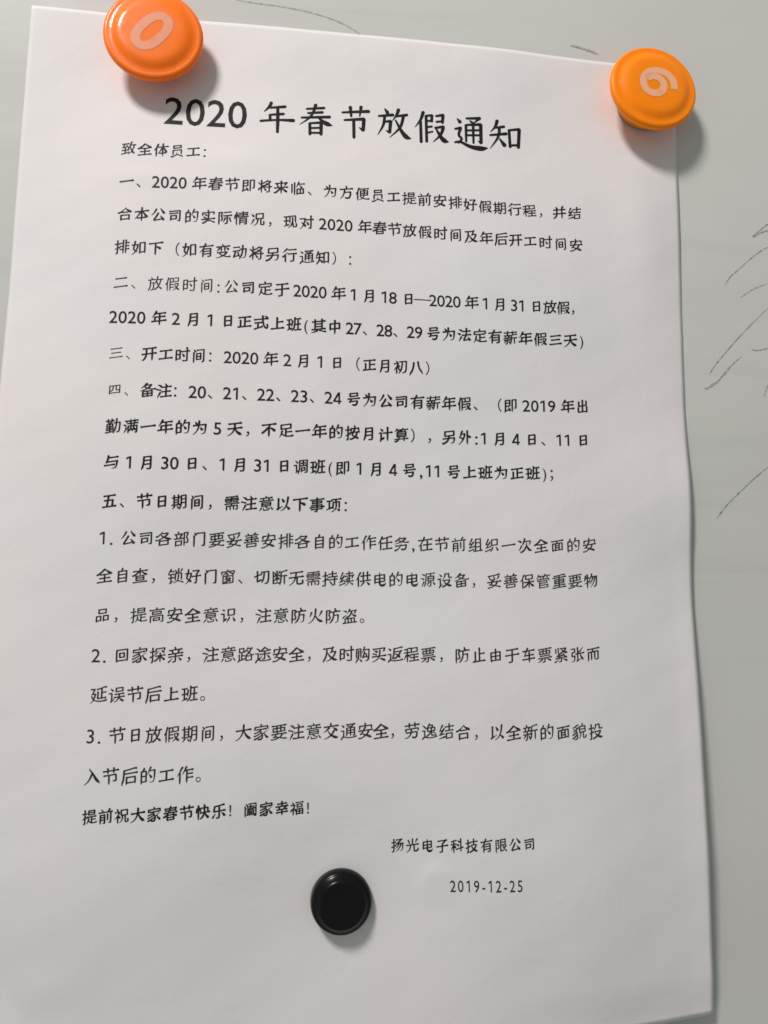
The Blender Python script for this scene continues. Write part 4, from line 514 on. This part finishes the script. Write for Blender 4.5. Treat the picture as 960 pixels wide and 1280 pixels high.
def title_char(ch):
    V=[];F=[]
    for lay,st in enumerate(TITLE[ch]):
        Q=[(st[i]/100,st[i+1]/100-.12,st[i+2]/200*1.32) for i in range(0,len(st),3)]; B=[]
        for i in range(len(Q)-1):
            q0,q1,q2,q3=Q[max(i-1,0)],Q[i],Q[i+1],Q[min(i+2,len(Q)-1)]
            for j in range(6):
                t=j/6; B.append(tuple(.5*((2*q1[k])+(-q0[k]+q2[k])*t+(2*q0[k]-5*q1[k]+4*q2[k]-q3[k])*t*t+(-q0[k]+3*q1[k]-3*q2[k]+q3[k])*t**3) for k in (0,1,2)))
        B.append(Q[-1]); b0=len(V); n=len(B)
        for i,(x,y,r) in enumerate(B):
            a=B[max(i-1,0)];c=B[min(i+1,n-1)];dx,dy=c[0]-a[0],c[1]-a[1];l=math.hypot(dx,dy) or 1;dx/=l;dy/=l
            if i==0: V+=[(x-dx*r*.7-dy*r*.2,y-dy*r*.7+dx*r*.2,lay),(x-dx*r*.3+dy*r*.7,y-dy*r*.3-dx*r*.7,lay)]
            V+=[(x-dy*r,y+dx*r,lay),(x+dy*r,y-dx*r,lay)]
            if i==n-1: V+=[(x+dx*r*.7-dy*r*.5,y+dy*r*.7+dx*r*.5,lay),(x+dx*r*.7+dy*r*.5,y+dy*r*.7-dx*r*.5,lay)]
        m=(len(V)-b0)//2
        F+=[(b0+2*i,b0+2*i+1,b0+2*i+3,b0+2*i+2) for i in range(m-1)]
    return [(.5+(x-.5)*.93,.38+(y-.38)*.90+.04*(x-.5),l) for x,y,l in V],F
def hanzi(ch,wt):
    V=[];F=[];nx,ny=NARROW.get(ch,1)*FACE,SHORT.get(ch,1)*FACE; lay=0
    wt*=max(.80,min(1.12,1.16-.02*len(GLYPH[ch])))   # dense characters are cut finer
    rnd=random.Random(ord(ch))
    for c0,c1,pts in strokes(ch):
        B=brush(pts,c0,c1,wt); b0=len(V); n=len(B)
        B=[(.5+(x-.5)*nx,.38+(y-.38)*ny+SLANT*(x-.5)*nx,r) for x,y,r in B]
        f=lambda x,y:(x,y)
        for i,(x,y,r) in enumerate(B):
            a=B[max(i-1,0)];c=B[min(i+1,n-1)];dx,dy=c[0]-a[0],c[1]-a[1];l=math.hypot(dx,dy) or 1;dx/=l;dy/=l
            r=max(r,.008); jx=(rnd.random()-.5)*.004
            if i==0: V+= [(*f(x-dx*r*.75-dy*r*.5,y-dy*r*.75+dx*r*.5),lay),(*f(x-dx*r*.75+dy*r*.5,y-dy*r*.75-dx*r*.5),lay)]
            V+=[(*f(x-dy*(r+jx),y+dx*(r+jx)),lay),(*f(x+dy*r,y-dx*r),lay)]
            if i==n-1: V+= [(*f(x+dx*r*.75-dy*r*.5,y+dy*r*.75+dx*r*.5),lay),(*f(x+dx*r*.75+dy*r*.5,y+dy*r*.75-dx*r*.5),lay)]
        m=(len(V)-b0)//2
        F+=[(b0+2*i,b0+2*i+1,b0+2*i+3,b0+2*i+2) for i in range(m-1)]
        lay+=1
    return V,F
# weight of each row, and stretches that print heavier
def weight(r,i,s):
    if r==0: return .10
    w=.034+{1:.062,2:.064,3:.064,4:.064,5:.068,6:.074,7:.066,8:.074,9:.076,10:.074,11:.072,19:.078,20:.064,21:.06}.get(r,.058)
    if r==5 and i<8 or r==7 and i<2: w=.078 if r==5 else .064
    if r==8 and i<2: w=.064
    if r in (2,3) and s[i].isdigit(): w+=.008
    return w
def shift(r,x):
    S=SHIFT.get(r)
    if not S: return 0,0
    if x<=S[0][0]: return S[0][1:]
    for a,b in zip(S,S[1:]):
        if x<=b[0]:
            t=(x-a[0])/max(b[0]-a[0],1e-6); return a[1]+t*(b[1]-a[1]),a[2]+t*(b[2]-a[2])
    return S[-1][1:]
tot=0
for r,row in enumerate(ROWS):
    lay,yc=layout(row); s=row[0]; em=row[4]; V=[];F=[]
    for i,(ch,x,w) in enumerate(lay):
        if ch==' ': continue
        wt=weight(r,i,s); dx,dy=shift(r,x); cx,cy=x+dx,yc+dy
        if ch in GLYPH:
            GV,GF=title_char(ch) if r==0 else hanzi(ch,wt); P=[((gx-.5)*em,-(gy-.38)*em,l) for gx,gy,l in GV]
        else:
            bold=(wt-.09)*.35+(.002 if ch.isdigit() else 0)
            if r==0: bold=.006
            GV,GF=outline(ch,round(bold,4)); xs=[p[0] for p in GV]; mid=(min(xs)+max(xs))/2
            if ord(ch)>0x2000:                      # full width marks keep their place in the square
                sc=.9; ox={'：':-.07,'；':-.07,'！':-.07}.get(ch,0)
                P=[((gx-.5+ox)*em*(1 if ch=='—' else sc)*(1.1 if ch=='—' else 1),-(gy-.38)*em*sc,0) for gx,gy in GV]
                if ch=='—': P=[(a,b,0) for a,b,_ in P]
            else:
                kx,ky=1.1,1.07
                if r==0: kx,ky=1.07,1.08
                if r==21: kx,ky=.88,1.05
                if ch=='1': mid=.24
                if ch in '()': kx,ky=.85,.95
                if ch in '.:;,': kx,ky=1.25,1.15
                P=[((gx-mid)*em*kx,-(gy-.36)*em*ky,0) for gx,gy in GV]
        b0=len(V)
        V+=[on_sheet(cx+px,cy+py,.045+.0012*l) for px,py,l in P]
        F+=[tuple(b0+q for q in f) for f in GF]
    tot+=len(F)
    name='title_text' if r==0 else 'text_line'
    o=under(link(name,mesh(name,V,F),None,INK if r<12 or r>=19 else INKL,False),notice)
    if r==0: o['label']='large bold title line'
bpy.data.objects.remove(fo)
print('text faces',tot)

# ---------------------------------------------------------------- magnets
def lathe(prof,seg=96):
    V=[];F=[];n=len(prof)
    for k in range(seg):
        a=2*math.pi*k/seg
        V+=[(r*math.cos(a)*MM,-z*MM,r*math.sin(a)*MM) for r,z in prof]
    for k in range(seg):
        k2=(k+1)%seg
        for i in range(n-1): F.append((k*n+i,k*n+i+1,k2*n+i+1,k2*n+i))
    V.append((0,-prof[-1][1]*MM,0)); c=len(V)-1
    for k in range(seg): F.append((k*n+n-1,c,((k+1)%seg)*n+n-1))
    return V,F
def smooth_prof(P,n=5):
    out=[]
    for i in range(len(P)-1):
        p0,p1,p2,p3=P[max(i-1,0)],P[i],P[i+1],P[min(i+2,len(P)-1)]
        for s in range(n):
            t=s/n; out.append(tuple(.5*((2*p1[k])+(-p0[k]+p2[k])*t+(2*p0[k]-5*p1[k]+4*p2[k]-p3[k])*t*t+(-p0[k]+3*p1[k]-3*p2[k]+p3[k])*t**3) for k in (0,1)))
    out.append(P[-1]); return out
def zat(prof,r):
    # height of the top face at radius r (last crossing)
    for (a,za),(b_,zb) in zip(prof[::-1],prof[::-1][1:]):
        if min(a,b_)<=r<=max(a,b_): return za+(zb-za)*((r-a)/((b_-a) or 1))
    return prof[-1][1]
def place(root,x,y,h,tilt):
    root.location=W3(x,y,h); root.rotation_euler=tilt
def button(x,y,h,tilt,prof,m,label,cat,group,core,pr=None,path=None,pw=2.6,closed=False):
    root=empty('round_magnet',(0,0,0)); root['label']=label; root['category']=cat
    if group: root['group']=group
    P=smooth_prof(prof)
    link('cap',mesh('cap',*lathe(P)),root,m)
    link('magnet_core',mesh('magnet_core',*lathe([(0.0,.02),(core-.4,.02),(core,.3),(core,2.6),(core-.3,2.9),(.05,2.9)])),root,CORE)
    if path:
        n=len(path);V=[];F=[]
        for i,(px,py) in enumerate(path):
            a=path[i-1] if (i or closed) else path[0]; c=path[(i+1)%n] if (i<n-1 or closed) else path[-1]
            dx,dy=c[0]-a[0],c[1]-a[1]; l=math.hypot(dx,dy) or 1
            for q in range(5):
                o=(q/4-.5)*pw; X,Y=px-dy/l*o,py+dx/l*o; R=math.hypot(X,Y)
                V.append((X*MM,-(zat(P,R)+.05+.0004*i)*MM,-Y*MM))
        for i in range(n if closed else n-1):
            j=(i+1)%n
            for q in range(4): F.append((i*5+q,i*5+q+1,j*5+q+1,j*5+q))
        link('printed_digit',mesh('printed_digit',V,F),root,pr)
    place(root,x,y,h,tilt); return root
OP=[(8.9,.15),(9.2,0),(9.6,.4),(9.9,1.6),(10.6,3.0),(12.2,4.5),(13.7,5.6),(14.4,6.3),(14.7,7.0),(14.65,7.7),(14.3,8.25),(13.7,8.5),(13.0,8.5),(12.5,8.55),(12.0,8.64),(11.4,8.88),(10.7,9.2),(9.8,9.5),(8.6,9.66),(6.5,9.72),(3,9.76),(.05,9.77)]
zero=[]
for k in range(48):
    t=2*math.pi*k/48; e=1.0
    a,b_=5.9*math.copysign(abs(math.cos(t))**.85,math.cos(t)),3.2*math.copysign(abs(math.sin(t))**.85,math.sin(t))
    an=math.radians(-50); zero.append((a*math.cos(an)-b_*math.sin(an)-.1,a*math.sin(an)+b_*math.cos(an)+.3))
S6=[(6.0,1.5),(5.9,-1.2),(4.6,-3.3),(2.5,-4.5),(0,-4.7),(-2.5,-3.7),(-4.2,-1.6),(-4.5,.5),(-3.5,2.7),(-1.2,3.7),(1.2,3.0),(2.4,1.0),(2.0,-1.1),(.3,-2.3),(-1.7,-2.4),(-3.2,-1.5)]
six=[]
for i in range(len(S6)-1):
    p0,p1,p2,p3=S6[max(i-1,0)],S6[i],S6[i+1],S6[min(i+2,len(S6)-1)]
    for j in range(5):
        t=j/5; six.append(tuple(.5*((2*p1[k])+(-p0[k]+p2[k])*t+(2*p0[k]-5*p1[k]+4*p2[k]-p3[k])*t*t+(-p0[k]+3*p1[k]-3*p2[k]+p3[k])*t**3) for k in (0,1)))
six.append(S6[-1])
g='orange round magnets with a printed digit'
button(40.5,12.3,1.2,(math.radians(1),0,math.radians(2)),OP,ORANGE,'orange round magnet printed with a pale 0, on the top left of the paper notice','magnet',g,9.0,PRINT,zero,2.8,True)
button(198.9,15.6,1.2,(math.radians(-2.5),0,math.radians(2)),OP,ORANGE_Y,'orange round magnet printed with a pale 6, on the top right corner of the notice','magnet',g,9.0,PRINT2,six,2.5,False)
BP=[(r,z*1.25) for r,z in [(7.8,.1),(8.15,0),(8.3,.4),(8.35,2.2),(8.3,4.4),(8.15,5.3),(7.8,5.9),(7.2,6.25),(6.6,6.7),(6.1,7.1),(5.5,7.3),(4.6,7.2),(3,7.1),(.05,7.05)]]
button(102.0,262.4,.9,(math.radians(-1),0,0),BP,BLACK,'small plain black round magnet holding the bottom middle of the notice','magnet',None,7.0)
